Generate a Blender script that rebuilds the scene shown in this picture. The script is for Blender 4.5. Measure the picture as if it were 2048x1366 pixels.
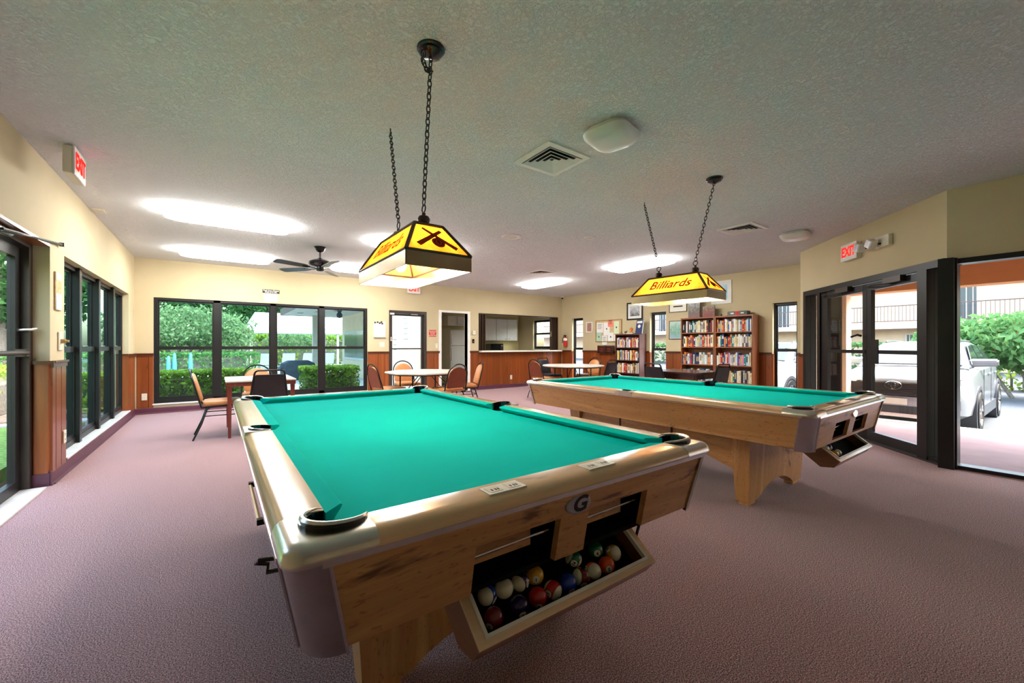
import bpy, bmesh, math, random
from mathutils import Vector, Matrix
R = math.radians
PI = math.pi
for o in list(bpy.data.objects): bpy.data.objects.remove(o)
SC = bpy.context.scene
COL = SC.collection

# ------------------------------------------------------------------ camera
cam = bpy.data.objects.new('camera', bpy.data.cameras.new('camera'))
COL.objects.link(cam)
cam.location = (0, 0, 1.2)
cam.rotation_euler = (R(90), 0, -0.626549)
cam.data.sensor_width = 36.0
cam.data.lens = 815.76 / 2048 * 36.0
cam.data.shift_y = 9.17 / 2048
cam.data.clip_start = 0.05
cam.data.clip_end = 300
SC.camera = cam
# ------------------------------------------------------------------ sky, sun, exposure
w = bpy.data.worlds.new('sky'); SC.world = w; w.use_nodes = True
nt = w.node_tree; nt.nodes.clear()
sky = nt.nodes.new('ShaderNodeTexSky'); sky.sky_type = 'NISHITA'; sky.sun_disc = False
sky.sun_elevation = R(57); sky.sun_rotation = R(133); sky.air_density = 1.6; sky.dust_density = 4.0; sky.ozone_density = 1.0
bg = nt.nodes.new('ShaderNodeBackground'); bg.inputs[1].default_value = SKY = 0.37
wo = nt.nodes.new('ShaderNodeOutputWorld')
nt.links.new(sky.outputs[0], bg.inputs[0]); nt.links.new(bg.outputs[0], wo.inputs[0])
sun = bpy.data.objects.new('sun_offscreen', bpy.data.lights.new('sun_offscreen', 'SUN')); COL.objects.link(sun)
sun.data.energy = 0.5; sun.data.angle = R(12); sun.data.color = (1.0, 0.95, 0.86)
sun.rotation_euler = Vector((-0.45, 0.42, -0.95)).to_track_quat('-Z', 'Y').to_euler()
FLUO = 7.8      # emission of the ceiling tubes' diffusers
BULB = 70.0     # emission of the bulbs in the billiard lamps
SC.view_settings.view_transform = 'Standard'; SC.view_settings.look = 'None'
SC.view_settings.exposure = 2.45; SC.view_settings.gamma = 1.0
SC.view_settings.use_curve_mapping = False

# ------------------------------------------------------------------ helpers
rnd = random.Random(7)
class MB:
    def __init__(s): s.v = []; s.f = []; s.m = []
    def add(s, vs, fs, mi=0, T=None):
        b = len(s.v)
        for p in vs:
            p = Vector(p)
            s.v.append(tuple(T @ p) if T is not None else tuple(p))
        for f in fs: s.f.append(tuple(i + b for i in f)); s.m.append(mi)
        return s
    def box(s, x0, y0, z0, x1, y1, z1, mi=0, T=None):
        return s.hexa([(x0,y0,z0),(x1,y0,z0),(x1,y1,z0),(x0,y1,z0),(x0,y0,z1),(x1,y0,z1),(x1,y1,z1),(x0,y1,z1)], mi, T)
    def hexa(s, p, mi=0, T=None):
        return s.add(p, [(3,2,1,0),(4,5,6,7),(0,1,5,4),(1,2,6,5),(2,3,7,6),(3,0,4,7)], mi, T)
    def prism(s, poly, lo, hi, ax='z', mi=0, T=None):
        n = len(poly)
        if ax == 'z': P = lambda a, b, c: (a, b, c)
        elif ax == 'y': P = lambda a, b, c: (a, c, b)
        else: P = lambda a, b, c: (c, a, b)
        vs = [P(a, b, lo) for a, b in poly] + [P(a, b, hi) for a, b in poly]
        fs = [tuple(range(n))[::-1], tuple(range(n, 2*n))] + [(i, (i+1) % n, n+(i+1) % n, n+i) for i in range(n)]
        return s.add(vs, fs, mi, T)
    def loft(s, rings, mi=0, T=None, cap=True, closed=True):
        n = len(rings[0]); vs = [p for r in rings for p in r]; fs = []
        for k in range(len(rings)-1):
            for i in range(n if closed else n-1):
                j = (i+1) % n
                fs.append((k*n+i, k*n+j, (k+1)*n+j, (k+1)*n+i))
        if cap: fs.append(tuple(range(n))[::-1]); fs.append(tuple(range((len(rings)-1)*n, len(rings)*n)))
        return s.add(vs, fs, mi, T)
    def tube(s, pts, r, n=8, closed=False, mi=0, T=None):
        pts = [Vector(p) for p in pts]; N = len(pts); rings = []
        up = None
        for i, p in enumerate(pts):
            if closed: d = pts[(i+1) % N] - pts[i-1]
            else: d = pts[min(i+1, N-1)] - pts[max(i-1, 0)]
            d.normalize()
            if up is None:
                up = Vector((0,0,1)) if abs(d.z) < .9 else Vector((1,0,0))
            a = d.cross(up)
            if a.length < 1e-4: a = d.orthogonal()
            a.normalize(); b = a.cross(d).normalized(); up = b
            rr = r[i] if isinstance(r, (list, tuple)) else r
            rings.append([p + a*math.cos(2*PI*k/n)*rr + b*math.sin(2*PI*k/n)*rr for k in range(n)])
        if closed: rings.append(rings[0])
        return s.loft(rings, mi, T, cap=not closed)
    def lathe(s, prof, n=20, c=(0,0,0), mi=0, T=None, cap=True):
        rings = [[(c[0]+r*math.cos(2*PI*k/n), c[1]+r*math.sin(2*PI*k/n), c[2]+z) for k in range(n)] for r, z in prof]
        return s.loft(rings, mi, T, cap)
    def sphere(s, c, r, n=16, m=10, mi=0, T=None, sc=(1,1,1)):
        rings = []
        for j in range(m+1):
            th = PI*j/m; rr = max(math.sin(th), 1e-3)
            rings.append([(c[0]+sc[0]*r*rr*math.cos(2*PI*k/n), c[1]+sc[1]*r*rr*math.sin(2*PI*k/n), c[2]-sc[2]*r*math.cos(th)) for k in range(n)])
        return s.loft(rings, mi, T)
    def mesh(s, name, mats, smooth=False, bevel=0, seg=1):
        me = bpy.data.meshes.new(name)
        me.from_pydata(s.v, [], s.f)
        if not isinstance(mats, (list, tuple)): mats = [mats]
        for m in mats: me.materials.append(m)
        if len(mats) > 1: me.polygons.foreach_set('material_index', s.m)
        me.update()
        if bevel or len(s.f) < 3000:
            bm = bmesh.new(); bm.from_mesh(me)
            if bevel:
                es = [e for e in bm.edges if len(e.link_faces) == 2 and e.calc_face_angle(0) > R(25)]
                bmesh.ops.bevel(bm, geom=es, offset=bevel, segments=seg, affect='EDGES', clamp_overlap=True)
            bmesh.ops.recalc_face_normals(bm, faces=bm.faces)
            bm.to_mesh(me); bm.free()
        if smooth:
            me.polygons.foreach_set('use_smooth', [True]*len(me.polygons))
            me.set_sharp_from_angle(angle=R(38))
        me.update()
        return me
    def build(s, name, mats, parent=None, smooth=False, bevel=0, seg=1, **kw):
        return link(name, s.mesh(name, mats, smooth, bevel, seg), parent, **kw)
def link(name, me, parent=None, loc=None, rot=None, scale=None, label=None, cat=None, group=None, kind=None):
    o = bpy.data.objects.new(name, me); COL.objects.link(o)
    if parent is not None: o.parent = parent
    if loc is not None: o.location = loc
    if rot is not None: o.rotation_euler = rot
    if scale is not None: o.scale = scale
    return tag(o, label, cat, group, kind)
def tag(o, label=None, cat=None, group=None, kind=None):
    if label: o['label'] = label
    if cat: o['category'] = cat
    if group: o['group'] = group
    if kind: o['kind'] = kind
    return o
def thing(name, label, cat, loc=(0,0,0), rz=0, group=None, kind=None):
    o = link(name, None, None, loc, (0,0,rz), None, label, cat, group, kind)
    o.empty_display_size = .05
    return o
def copy_tree(o, parent=None, mats=None):
    c = o.copy(); COL.objects.link(c)
    if parent is not None: c.parent = parent
    if mats and c.data is not None and c.data.materials:
        pass
    for ch in [x for x in bpy.data.objects if x.parent == o]: copy_tree(ch, c)
    return c
def dup(o, loc, rz, label=None, group=None):
    kids = {}
    for x in bpy.data.objects:
        if x.parent is not None: kids.setdefault(x.parent.name, []).append(x)
    def rec(a, par):
        c = a.copy(); COL.objects.link(c)
        if par is not None: c.parent = par
        for k in kids.get(a.name, []): rec(k, c)
        return c
    c = rec(o, None); c.location = loc; c.rotation_euler = (0,0,rz)
    if label: c['label'] = label
    if group: c['group'] = group
    return c
def text(name, body, size, mat, parent=None, loc=(0,0,0), rot=(PI/2,0,0), ext=.0008, shear=0, sx=1.0, bold=0, **kw):
    cu = bpy.data.curves.new(name, 'FONT'); cu.body = body; cu.size = size; cu.extrude = ext
    cu.align_x = 'CENTER'; cu.align_y = 'CENTER'; cu.shear = shear; cu.resolution_u = 3; cu.offset = bold
    t = bpy.data.objects.new(name, cu); COL.objects.link(t)
    me = bpy.data.meshes.new_from_object(t.evaluated_get(bpy.context.evaluated_depsgraph_get()))
    bpy.data.objects.remove(t); bpy.data.curves.remove(cu)
    me.name = name; me.materials.clear(); me.materials.append(mat)
    return link(name, me, parent, loc, rot, (sx,1,1), **kw)

# ------------------------------------------------------------------ materials
def newmat(name):
    m = bpy.data.materials.new(name); m.use_nodes = True
    n = m.node_tree.nodes; n.clear()
    out = n.new('ShaderNodeOutputMaterial')
    return m, n, m.node_tree.links, out
def rgba(c): return (c[0], c[1], c[2], 1)
def mixc(n, l, fac, a, b):
    x = n.new('ShaderNodeMix'); x.data_type = 'RGBA'
    for sock, val in ((x.inputs[0], fac), (x.inputs[6], a), (x.inputs[7], b)):
        if hasattr(val, 'is_output'): l.new(val, sock)
        elif isinstance(val, (int, float)): sock.default_value = val
        else: sock.default_value = rgba(val)
    return x.outputs[2]
def ramp(n, l, src, stops):
    r = n.new('ShaderNodeValToRGB'); l.new(src, r.inputs[0])
    e = r.color_ramp.elements
    while len(e) < len(stops): e.new(0.5)
    for i, (p, c) in enumerate(stops):
        e[i].position = p; e[i].color = rgba(c) if not isinstance(c, (int, float)) else (c, c, c, 1)
    return r.outputs[0]
def noise(n, l, co, scale, detail=3, rough=.5, dist=0):
    x = n.new('ShaderNodeTexNoise'); x.inputs['Scale'].default_value = scale; x.inputs['Detail'].default_value = detail
    x.inputs['Roughness'].default_value = rough; x.inputs['Distortion'].default_value = dist
    if co is not None: l.new(co, x.inputs['Vector'])
    return x.outputs['Fac']
def coords(n, l, scale=(1,1,1), rand=False):
    t = n.new('ShaderNodeTexCoord'); src = t.outputs['Object']
    if rand:
        oi = n.new('ShaderNodeObjectInfo'); mu = n.new('ShaderNodeMath'); mu.operation = 'MULTIPLY'; mu.inputs[1].default_value = 17.0
        l.new(oi.outputs['Random'], mu.inputs[0])
        va = n.new('ShaderNodeVectorMath'); va.operation = 'ADD'; l.new(src, va.inputs[0]); l.new(mu.outputs[0], va.inputs[1]); src = va.outputs[0]
    mp = n.new('ShaderNodeMapping'); mp.inputs['Scale'].default_value = scale
    l.new(src, mp.inputs[0])
    return mp.outputs[0]
def principled(n, l, out, col, rough=.5, metal=0, spec=.5, coat=0):
    b = n.new('ShaderNodeBsdfPrincipled')
    if hasattr(col, 'is_output'): l.new(col, b.inputs['Base Color'])
    else: b.inputs['Base Color'].default_value = rgba(col)
    if hasattr(rough, 'is_output'): l.new(rough, b.inputs['Roughness'])
    else: b.inputs['Roughness'].default_value = rough
    b.inputs['Metallic'].default_value = metal; b.inputs['Specular IOR Level'].default_value = spec
    b.inputs['Coat Weight'].default_value = coat; b.inputs['Coat Roughness'].default_value = .12
    l.new(b.outputs[0], out.inputs[0])
    return b
def bump(n, l, b, h, strength=.3, dist=.01):
    x = n.new('ShaderNodeBump'); x.inputs['Strength'].default_value = strength; x.inputs['Distance'].default_value = dist
    l.new(h, x.inputs['Height']); l.new(x.outputs[0], b.inputs['Normal'])
def plain(name, c, rough=.5, metal=0, spec=.5, var=.08, vs=9.0, bs=None, bst=.15, coat=0):
    m, n, l, out = newmat(name)
    co = coords(n, l)
    f = noise(n, l, co, vs, 4)
    lo = tuple(max(x*(1-var), 0) for x in c); hi = tuple(min(x*(1+var), 1) for x in c)
    b = principled(n, l, out, ramp(n, l, f, [(.3, lo), (.7, hi)]), rough, metal, spec, coat)
    if bs: bump(n, l, b, noise(n, l, co, bs, 3), bst, .004)
    return m
def wood(name, c1, c2, dark, axis='x', g=9.0, knots=.62, rough=.38, rand=False, coat=.15, fleck=0.0):
    m, n, l, out = newmat(name)
    st = {'x': (.30,1,1), 'y': (1,.30,1), 'z': (1,1,.30)}[axis]
    st2 = {'x': (.07,1,1), 'y': (1,.07,1), 'z': (1,1,.07)}[axis]
    co = coords(n, l, st2, rand); ck = coords(n, l, st, rand)
    f = noise(n, l, co, g, 6, .6, .6)
    base = ramp(n, l, f, [(.30, tuple(min(1, a*1.15) for a in c1)), (.5, c2), (.68, tuple(.6*a+.4*b for a, b in zip(c1, c2)))])
    fine = noise(n, l, co, g*7, 3, .6)
    base = mixc(n, l, ramp(n, l, fine, [(.5, 0.0), (.75, .35)]), base, tuple(.5*(a+b) for a, b in zip(c1, dark)))
    k = noise(n, l, ck, g*.5, 4, .6, 2.2)
    base = mixc(n, l, ramp(n, l, k, [(knots, 0.0), (knots+.07, .85)]), base, dark)
    if fleck:
        fl = noise(n, l, ck, g*13, 2, .5)
        base = mixc(n, l, ramp(n, l, fl, [(.62, 0.0), (.68, fleck)]), base, dark)
    if rand:
        oi = n.new('ShaderNodeObjectInfo')
        base = mixc(n, l, ramp(n, l, oi.outputs['Random'], [(0, .0), (1, .5)]), base, tuple(.35*a+.2*b for a, b in zip(c1, dark)))
    principled(n, l, out, base, rough, 0, .5, coat)
    return m
def emit(name, c, s):
    m, n, l, out = newmat(name)
    e = n.new('ShaderNodeEmission'); e.inputs[0].default_value = rgba(c); e.inputs[1].default_value = s
    l.new(e.outputs[0], out.inputs[0]); return m
def glassmat(name, tint, refl=.09, rough=.0):
    m, n, l, out = newmat(name)
    t = n.new('ShaderNodeBsdfTransparent'); t.inputs[0].default_value = rgba(tint)
    g = n.new('ShaderNodeBsdfGlossy'); g.inputs['Roughness'].default_value = rough; g.inputs[0].default_value = (.9,.95,1,1)
    lw = n.new('ShaderNodeLayerWeight'); lw.inputs[0].default_value = .5
    pw = n.new('ShaderNodeMath'); pw.operation = 'POWER'; pw.inputs[1].default_value = 4.0; l.new(lw.outputs['Facing'], pw.inputs[0])
    ma = n.new('ShaderNodeMath'); ma.operation = 'MULTIPLY_ADD'; ma.inputs[1].default_value = .32; ma.inputs[2].default_value = .02; l.new(pw.outputs[0], ma.inputs[0])
    mx = n.new('ShaderNodeMixShader'); l.new(ma.outputs[0], mx.inputs[0]); l.new(t.outputs[0], mx.inputs[1]); l.new(g.outputs[0], mx.inputs[2])
    l.new(mx.outputs[0], out.inputs[0]); return m
def leafmat(name, c1, c2, tr=.35):
    m, n, l, out = newmat(name)
    co = coords(n, l)
    c = ramp(n, l, noise(n, l, co, 3.3, 6, .75), [(.3, c1), (.7, c2)])
    d = n.new('ShaderNodeBsdfDiffuse'); t = n.new('ShaderNodeBsdfTranslucent'); mx = n.new('ShaderNodeMixShader')
    mx.inputs[0].default_value = tr
    l.new(c, d.inputs[0]); l.new(c, t.inputs[0]); l.new(d.outputs[0], mx.inputs[1]); l.new(t.outputs[0], mx.inputs[2])
    l.new(mx.outputs[0], out.inputs[0]); return m
def carpetmat():
    m, n, l, out = newmat('carpet')
    co = coords(n, l)
    a = noise(n, l, co, 210, 3, .7); big = noise(n, l, co, .9, 4, .6); mid = noise(n, l, co, 90, 2, .5)
    c = ramp(n, l, a, [(.42, (.02,.008,.014)), (.5, (.28,.135,.145)), (.58, (.72,.47,.47))])
    c = mixc(n, l, ramp(n, l, mid, [(.4, 0.0), (.7, .30)]), c, (.30,.085,.095))
    c = mixc(n, l, ramp(n, l, big, [(.35, 0.0), (.75, .22)]), c, (.36,.20,.21))
    b = principled(n, l, out, c, .95, 0, .1); b.inputs['Sheen Weight'].default_value = .25
    bump(n, l, b, a, .6, .006); return m
def ceilmat():
    m, n, l, out = newmat('knockdown_ceiling')
    co = coords(n, l)
    c = ramp(n, l, noise(n, l, co, .7, 3), [(.3, (.80,.82,.84)), (.7, (.85,.87,.89))])
    b = principled(n, l, out, c, .9, 0, .2)
    v = noise(n, l, co, 46, 4, .62, .8)
    bump(n, l, b, ramp(n, l, v, [(.44, 0.0), (.56, 1.0)]), .75, .012); return m
def boardmat(name, boards, c1, c2, cj, sx, sy):
    m, n, l, out = newmat(name)
    return m
MT = {}
MT['carpet'] = carpetmat(); MT['ceiling'] = ceilmat()
MT['wall'] = plain('cream_wall_paint', (.58,.49,.31), .75, 0, .2, .05, 1.5, 60, .08)
MT['kwall'] = plain('kitchen_paint', (.78,.68,.36), .75, 0, .2, .04, 1.5)
MT['white'] = plain('white_paint', (.80,.79,.75), .45, 0, .4, .04)
MT['offwhite'] = plain('ivory_plastic', (.74,.69,.55), .4, 0, .4, .03)
MT['plank'] = wood('wainscot_wood', (.33,.085,.016), (.24,.055,.011), (.085,.017,.006), 'z', 7, .66, .3, True, .25)
MT['cap'] = wood('wainscot_cap_wood', (.15,.038,.012), (.11,.027,.009), (.05,.012,.006), 'x', 7, .7, .3, True)
MT['base'] = plain('purple_vinyl_base', (.105,.028,.052), .4, 0, .5, .12, 5)
MT['sill'] = plain('marble_sill', (.74,.73,.72), .22, 0, .5, .08, 6)
MT['bronze'] = plain('dark_bronze_aluminium', (.010,.009,.009), .4, 0, .35, .2, 4)
MT['bronze2'] = plain('brown_bronze_aluminium', (.055,.042,.035), .4, .35, .5, .15, 4)
MT['glass'] = glassmat('clear_glass', (.93,.95,.95))
MT['tint'] = glassmat('teal_tinted_glass', (.60,.74,.74))
MT['cloth'] = plain('teal_table_cloth', (.0,.54,.49), .9, 0, .03, .05, 2.5, 420, .12)
MT['cloth2'] = plain('teal_cushion_cloth', (.0,.54,.49), .9, 0, .03, .05, 5)
MT['tw_x'] = wood('table_laminate_x', (.66,.38,.16), (.52,.26,.09), (.10,.032,.013), 'x', 8, .60, .32, False, .3, .4)
MT['tw_y'] = wood('table_laminate_y', (.66,.38,.16), (.52,.26,.09), (.10,.032,.013), 'y', 8, .60, .32, False, .3, .4)
MT['tw_z'] = wood('table_laminate_z', (.66,.38,.16), (.52,.26,.09), (.10,.032,.013), 'z', 9, .60, .34, False, .3, .4)
MT['rail'] = wood('rail_laminate', (.80,.58,.36), (.72,.48,.26), (.32,.14,.05), 'x', 6, .73, .22, False, .5)
MT['rail_y'] = wood('rail_laminate_y', (.80,.58,.36), (.72,.48,.26), (.32,.14,.05), 'y', 6, .73, .22, False, .5)
MT['traywood'] = wood('tray_side_wood', (.32,.12,.045), (.23,.08,.028), (.07,.02,.009), 'y', 9, .68, .3)
MT['alu'] = plain('cast_aluminium', (.72,.70,.66), .26, 1.0, .5, .06, 14)
MT['alu_d'] = plain('mid_grey_metal', (.52,.53,.56), .24, 1.0, .5, .15, 10)  # mid grey metal for the corner posts and the door closer
MT['trim'] = plain('polished_trim', (.70,.70,.72), .22, 1.0, .5, .05)
MT['black'] = plain('black_rubber', (.008,.008,.009), .6, 0, .3, .2)
MT['blackm'] = plain('black_metal', (.012,.011,.011), .35, .4, .5, .2)
MT['blackg'] = plain('black_gloss', (.006,.006,.007), .18, 0, .5, .1)
MT['fur'] = plain('black_tray_lining', (.007,.008,.008), .95, 0, .1, .3, 60)
MT['cream'] = plain('cream_strip', (.80,.78,.68), .35, 0, .5, .03)
MT['tan'] = plain('tan_vinyl', (.50,.20,.065), .38, 0, .5, .1, 12, 160, .12)
MT['tanb'] = plain('brown_back_panel', (.20,.045,.016), .45, 0, .4, .1, 6)
MT['peachv'] = plain('tan_back_panel', (.60,.30,.13), .45, 0, .4, .06, 6)
MT['bvinyl'] = plain('black_vinyl', (.012,.014,.018), .4, 0, .5, .15, 10, 160, .1)
MT['gold'] = plain('brass_frame', (.55,.40,.20), .3, .9, .5, .08)
MT['tabletop'] = plain('pale_laminate_top', (.66,.60,.52), .25, 0, .5, .05, 3)
MT['redwood'] = wood('red_brown_wood', (.24,.045,.028), (.17,.03,.02), (.08,.015,.01), 'z', 8, .72, .35)
MT['darkwood'] = wood('dark_table_wood', (.075,.03,.024), (.05,.02,.018), (.02,.008,.008), 'y', 8, .7, .22)
MT['case'] = wood('bookcase_wood', (.33,.105,.035), (.25,.07,.022), (.10,.028,.012), 'z', 8, .72, .4)
MT['case2'] = wood('dark_bookcase_wood', (.10,.024,.016), (.075,.018,.013), (.03,.008,.006), 'z', 8, .72, .4)
MT['brown'] = plain('brown_folding_panel', (.045,.024,.012), .45, 0, .4, .15, 3)
MT['fluo'] = emit('fluorescent_diffuser', (1.0,.985,.94), FLUO)
MT['bulb'] = emit('warm_bulb', (1.0,.90,.74), BULB)
MT['red_led'] = emit('red_exit_letters', (1.0,.03,.02), .28)
MT['redp'] = plain('red_notice', (.62,.045,.035), .5, 0, .3, .05)
MT['paper'] = plain('white_paper', (.80,.80,.78), .8, 0, .2, .03)
MT['green_p'] = plain('green_paper', (.42,.62,.47), .8, 0, .2, .05)
MT['ygreen_p'] = plain('pale_green_paper', (.66,.76,.55), .8, 0, .2, .05)
MT['pink_p'] = plain('coral_paper', (.90,.25,.18), .8, 0, .2, .05)
MT['ink'] = plain('dark_ink', (.03,.03,.04), .7, 0, .2, .05)
MT['cork'] = plain('cork', (.62,.45,.25), .9, 0, .1, .2, 40)
MT['oak'] = wood('oak_frame', (.45,.27,.10), (.36,.2,.07), (.2,.1,.03), 'x', 10, .75, .5)
MT['kcab'] = plain('cabinet_white', (.60,.61,.56), .35, 0, .4, .02)
MT['chrome'] = plain('chrome', (.75,.75,.76), .15, 1.0, .5, .03)
MT['fanblade'] = plain('fan_blade', (.035,.028,.024), .3, 0, .5, .15, 6)
MT['diff_off'] = plain('frosted_dome', (.72,.71,.68), .35, 0, .5, .02)
MT['redpaint'] = plain('red_cylinder_paint', (.60,.03,.02), .25, 0, .5, .04)
MT['emb'] = plain('grey_emblem_metal', (.36,.36,.42), .4, .4, .5, .05)
# ------------------------------------------------------------------ room shell
XL, YB, XR, CH, YN = -1.163, 9.598, 8.906, 2.748, -3.0
AW, BW = Vector((7.80, 2.66)), Vector((5.88, .75))      # ends of the diagonal entrance wall
XS = 5.88                                               # storefront glass wall
def struct(name, mb, mat, label, cat, loc=(0,0,0), rz=0, **kw):
    return mb.build(name, mat, None, loc=loc, rot=(0,0,rz), label=label, cat=cat, kind='structure', **kw)
room = [(-1.36,YN),(XS,YN),(XS,.75),(BW.x,BW.y),(AW.x,AW.y),(XR,AW.y),(XR,11.9),(4.45,11.9),(4.45,YB+.15),(-1.36,YB+.15)]
struct('floor', MB().prism(room, -.12, 0), MT['carpet'], 'mottled pink and purple carpet floor', 'floor')
struct('ceiling', MB().prism([(-1.36,YN-.1),(XS+.15,YN-.1),(XS+.15,.6),(8.0,2.4),(9.06,2.4),(9.06,12.05),(4.3,12.05),(4.3,YB+.15),(-1.36,YB+.15)], CH, CH+.12), MT['ceiling'],
       'grey white ceiling with knockdown texture', 'ceiling')
def wall(name, A, B, thick, ops, mat, label, z0=0, z1=CH):
    A = Vector(A); B = Vector(B); L = (B-A).length; rz = math.atan2(B.y-A.y, B.x-A.x)
    ss = sorted(set([0, L] + [x for o in ops for x in o[:2]])); zs = sorted(set([z0, z1] + [x for o in ops for x in o[2:]]))
    mb = MB()
    for i in range(len(ss)-1):
        runs = []
        for k in range(len(zs)-1):
            cs, cz = (ss[i]+ss[i+1])/2, (zs[k]+zs[k+1])/2
            if any(o[0] < cs < o[1] and o[2] < cz < o[3] for o in ops): continue
            if runs and abs(runs[-1][1]-zs[k]) < 1e-6: runs[-1][1] = zs[k+1]
            else: runs.append([zs[k], zs[k+1]])
        for a, b in runs: mb.box(ss[i], 0, a, ss[i+1], thick, b)
    return struct(name, mb, mat, label, 'wall', (A.x, A.y, 0), rz)
WL = wall('wall_left', (XL,YN), (XL,YB+.15), .2, [(5.0,8.176,0,2.08),(8.58,12.05,.14,2.05)], MT['wall'], 'cream wall with glazed door and long window row')
WB = wall('wall_back', (XL,YB), (XR,YB), .15, [(.253,3.986,.17,2.07),(4.49,5.448,0,2.06),(5.86,6.63,0,2.07),(6.993,9.885,1.028,2.105)], MT['wall'],
          'cream wall with big window, exit door and kitchen hatch')
WR = wall('wall_right', (XR,11.9), (XR,AW.y), .16, [(.85,1.77,1.1,2.08),(2.763,3.231,.17,2.05),(5.569,6.024,.17,2.05),(8.385,8.81,.17,2.05)], MT['wall'],
          'cream wall with narrow windows behind the bookcases')
LA = (AW-BW).length
WA = wall('wall_entrance', AW, BW, .16, [(.15,LA,0,2.075)], MT['wall'], 'diagonal cream wall above the glass entrance doors')
WT = wall('wall_return', (XR,AW.y), AW, .15, [], MT['wall'], 'short cream return wall beside the entrance')
WS = wall('wall_storefront', (XS,.75), (XS,YN), .16, [(.0,3.6,0,2.055)], MT['wall'], 'cream wall above the storefront glass')
WN = wall('wall_near', (XS,YN), (XL-.2,YN), .15, [], MT['wall'], 'cream wall opposite the back wall')
# kitchen shell
wall('wall_kitchen', (4.45,11.9), (XR+.16,11.9), .15, [], MT['kwall'], 'yellow kitchen rear wall')
wall('wall_kitchen_side', (4.63,YB+.15), (4.63,11.9), .15, [], MT['kwall'], 'yellow kitchen side wall beside the fridge')
# --- wainscot planks, caps, baseboards
PC = {}
def planks(wl, s0, s1, z0=.11, z1=1.045, y=0, seed=1, rot=None, ws=(.10,.13,.155), cap=True):
    r = random.Random(seed); s = s0
    while s < s1-.02:
        wd = min(r.choice(ws), s1-s)
        if s1-s-wd < .04: wd = s1-s
        key = (round(wd,3), z0, z1)
        if key not in PC:
            g = .009
            PC[key] = MB().prism([(0,0),(0,-.004),(g,-.014),(wd-g,-.014),(wd,-.004),(wd,0)], z0, z1).mesh('plank', MT['plank'])
        if rot is None: link('plank', PC[key], wl, (s, y, 0))
        else: link('plank', PC[key], wl, rot[0](s), (0,0,rot[1]))
        s += wd
    if cap and rot is None:
        MB().prism([(-.002,z1-.03),(-.022,z1-.03),(-.022,z1),(-.034,z1+.012),(-.034,z1+.028),(-.002,z1+.028)], s0, s1, 'x').build('wainscot_cap', MT['cap'], wl)
sx = lambda x: x-XL
planks(WL, 8.176, 8.58, seed=3); planks(WL, 12.05, 12.58, seed=4)
planks(WB, .03, .253, seed=5); planks(WB, sx(2.823), sx(3.327), seed=6, ws=(.16,.2,.24)); planks(WB, sx(4.285), sx(4.64), seed=7, ws=(.16,.2)); planks(WB, sx(5.53), sx(5.82), seed=8)
planks(WB, sx(5.82), sx(8.75), seed=9, z1=1.03, cap=False, ws=(.13,.155,.21,.25)); planks(WB, sx(8.75), sx(8.89), seed=10)
sr = lambda y: 11.9-y
planks(WR, sr(9.58), sr(9.137), seed=11, ws=(.16,.2)); planks(WR, sr(8.669), sr(6.331), seed=12, ws=(.13,.16,.2)); planks(WR, sr(5.876), sr(3.515), seed=13, ws=(.16,.2)); planks(WR, sr(3.09), sr(2.68), seed=14)
planks(WA, 0, .14, seed=15)
# pilaster return faces beside the left door and at the window's far jamb
planks(WL, 0, .1, seed=16, cap=False, rot=(lambda s: (8.176, .1-s if s < .1 else 0, 0), R(-90)), ws=(.1,))
MB().box(8.142, -.03, 1.045, 8.176, .1, 1.073).build('wainscot_cap', MT['cap'], WL)
MB().box(8.155, -.002, .0, 8.176, .1, .11).build('plinth', MT['base'], WL)
MB().box(12.03, 0, .15, 12.049, .085, 1.045).build('jamb_board', MT['plank'], WL); MB().box(12.02, 0, 1.045, 12.049, .085, 1.073).build('wainscot_cap', MT['cap'], WL)
for wr, a, b in ((WR, sr(9.137), 0), (WR, sr(6.331), 0), (WR, sr(3.515), 0)):
    MB().box(a+.001, .0, .17, a+.012, .09, 1.045).build('jamb_board', MT['plank'], wr)
def baseb(name, wl, spans, lab, h=.105):
    mb = MB()
    for a, b in spans: mb.prism([(0,0),(-.018,0),(-.018,.01),(-.013,.02),(-.013,h-.01),(-.006,h),(0,h)], a, b, 'x')
    o = mb.build(name, MT['base'], None, loc=wl.location, rot=wl.rotation_euler, label=lab, cat='baseboard', kind='structure'); return o
baseb('baseboard_left', WL, [(8.16,12.6)], 'purple vinyl baseboard below the white window sill', .13)
baseb('baseboard_back', WB, [(0,sx(3.327)),(sx(4.285),sx(4.64)),(sx(5.53),sx(8.906))], 'purple vinyl baseboard along the back wall')
baseb('baseboard_right', WR, [(sr(9.598),sr(2.66))], 'purple vinyl baseboard along the bookcase wall')
# sills
MB().box(8.58, -.025, .128, 12.06, .085, .15).build('window_sill', MT['sill'], WL, bevel=.004)
MB().box(.24, -.03, .15, 4.0, .05, .175).build('window_sill', MT['sill'], WB, bevel=.004)
MB().tube([(8.2,-.024,.008),(12.5,-.024,.008)], .006, 6).build('carpet_edge_strip', MT['base'], WL)

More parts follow.
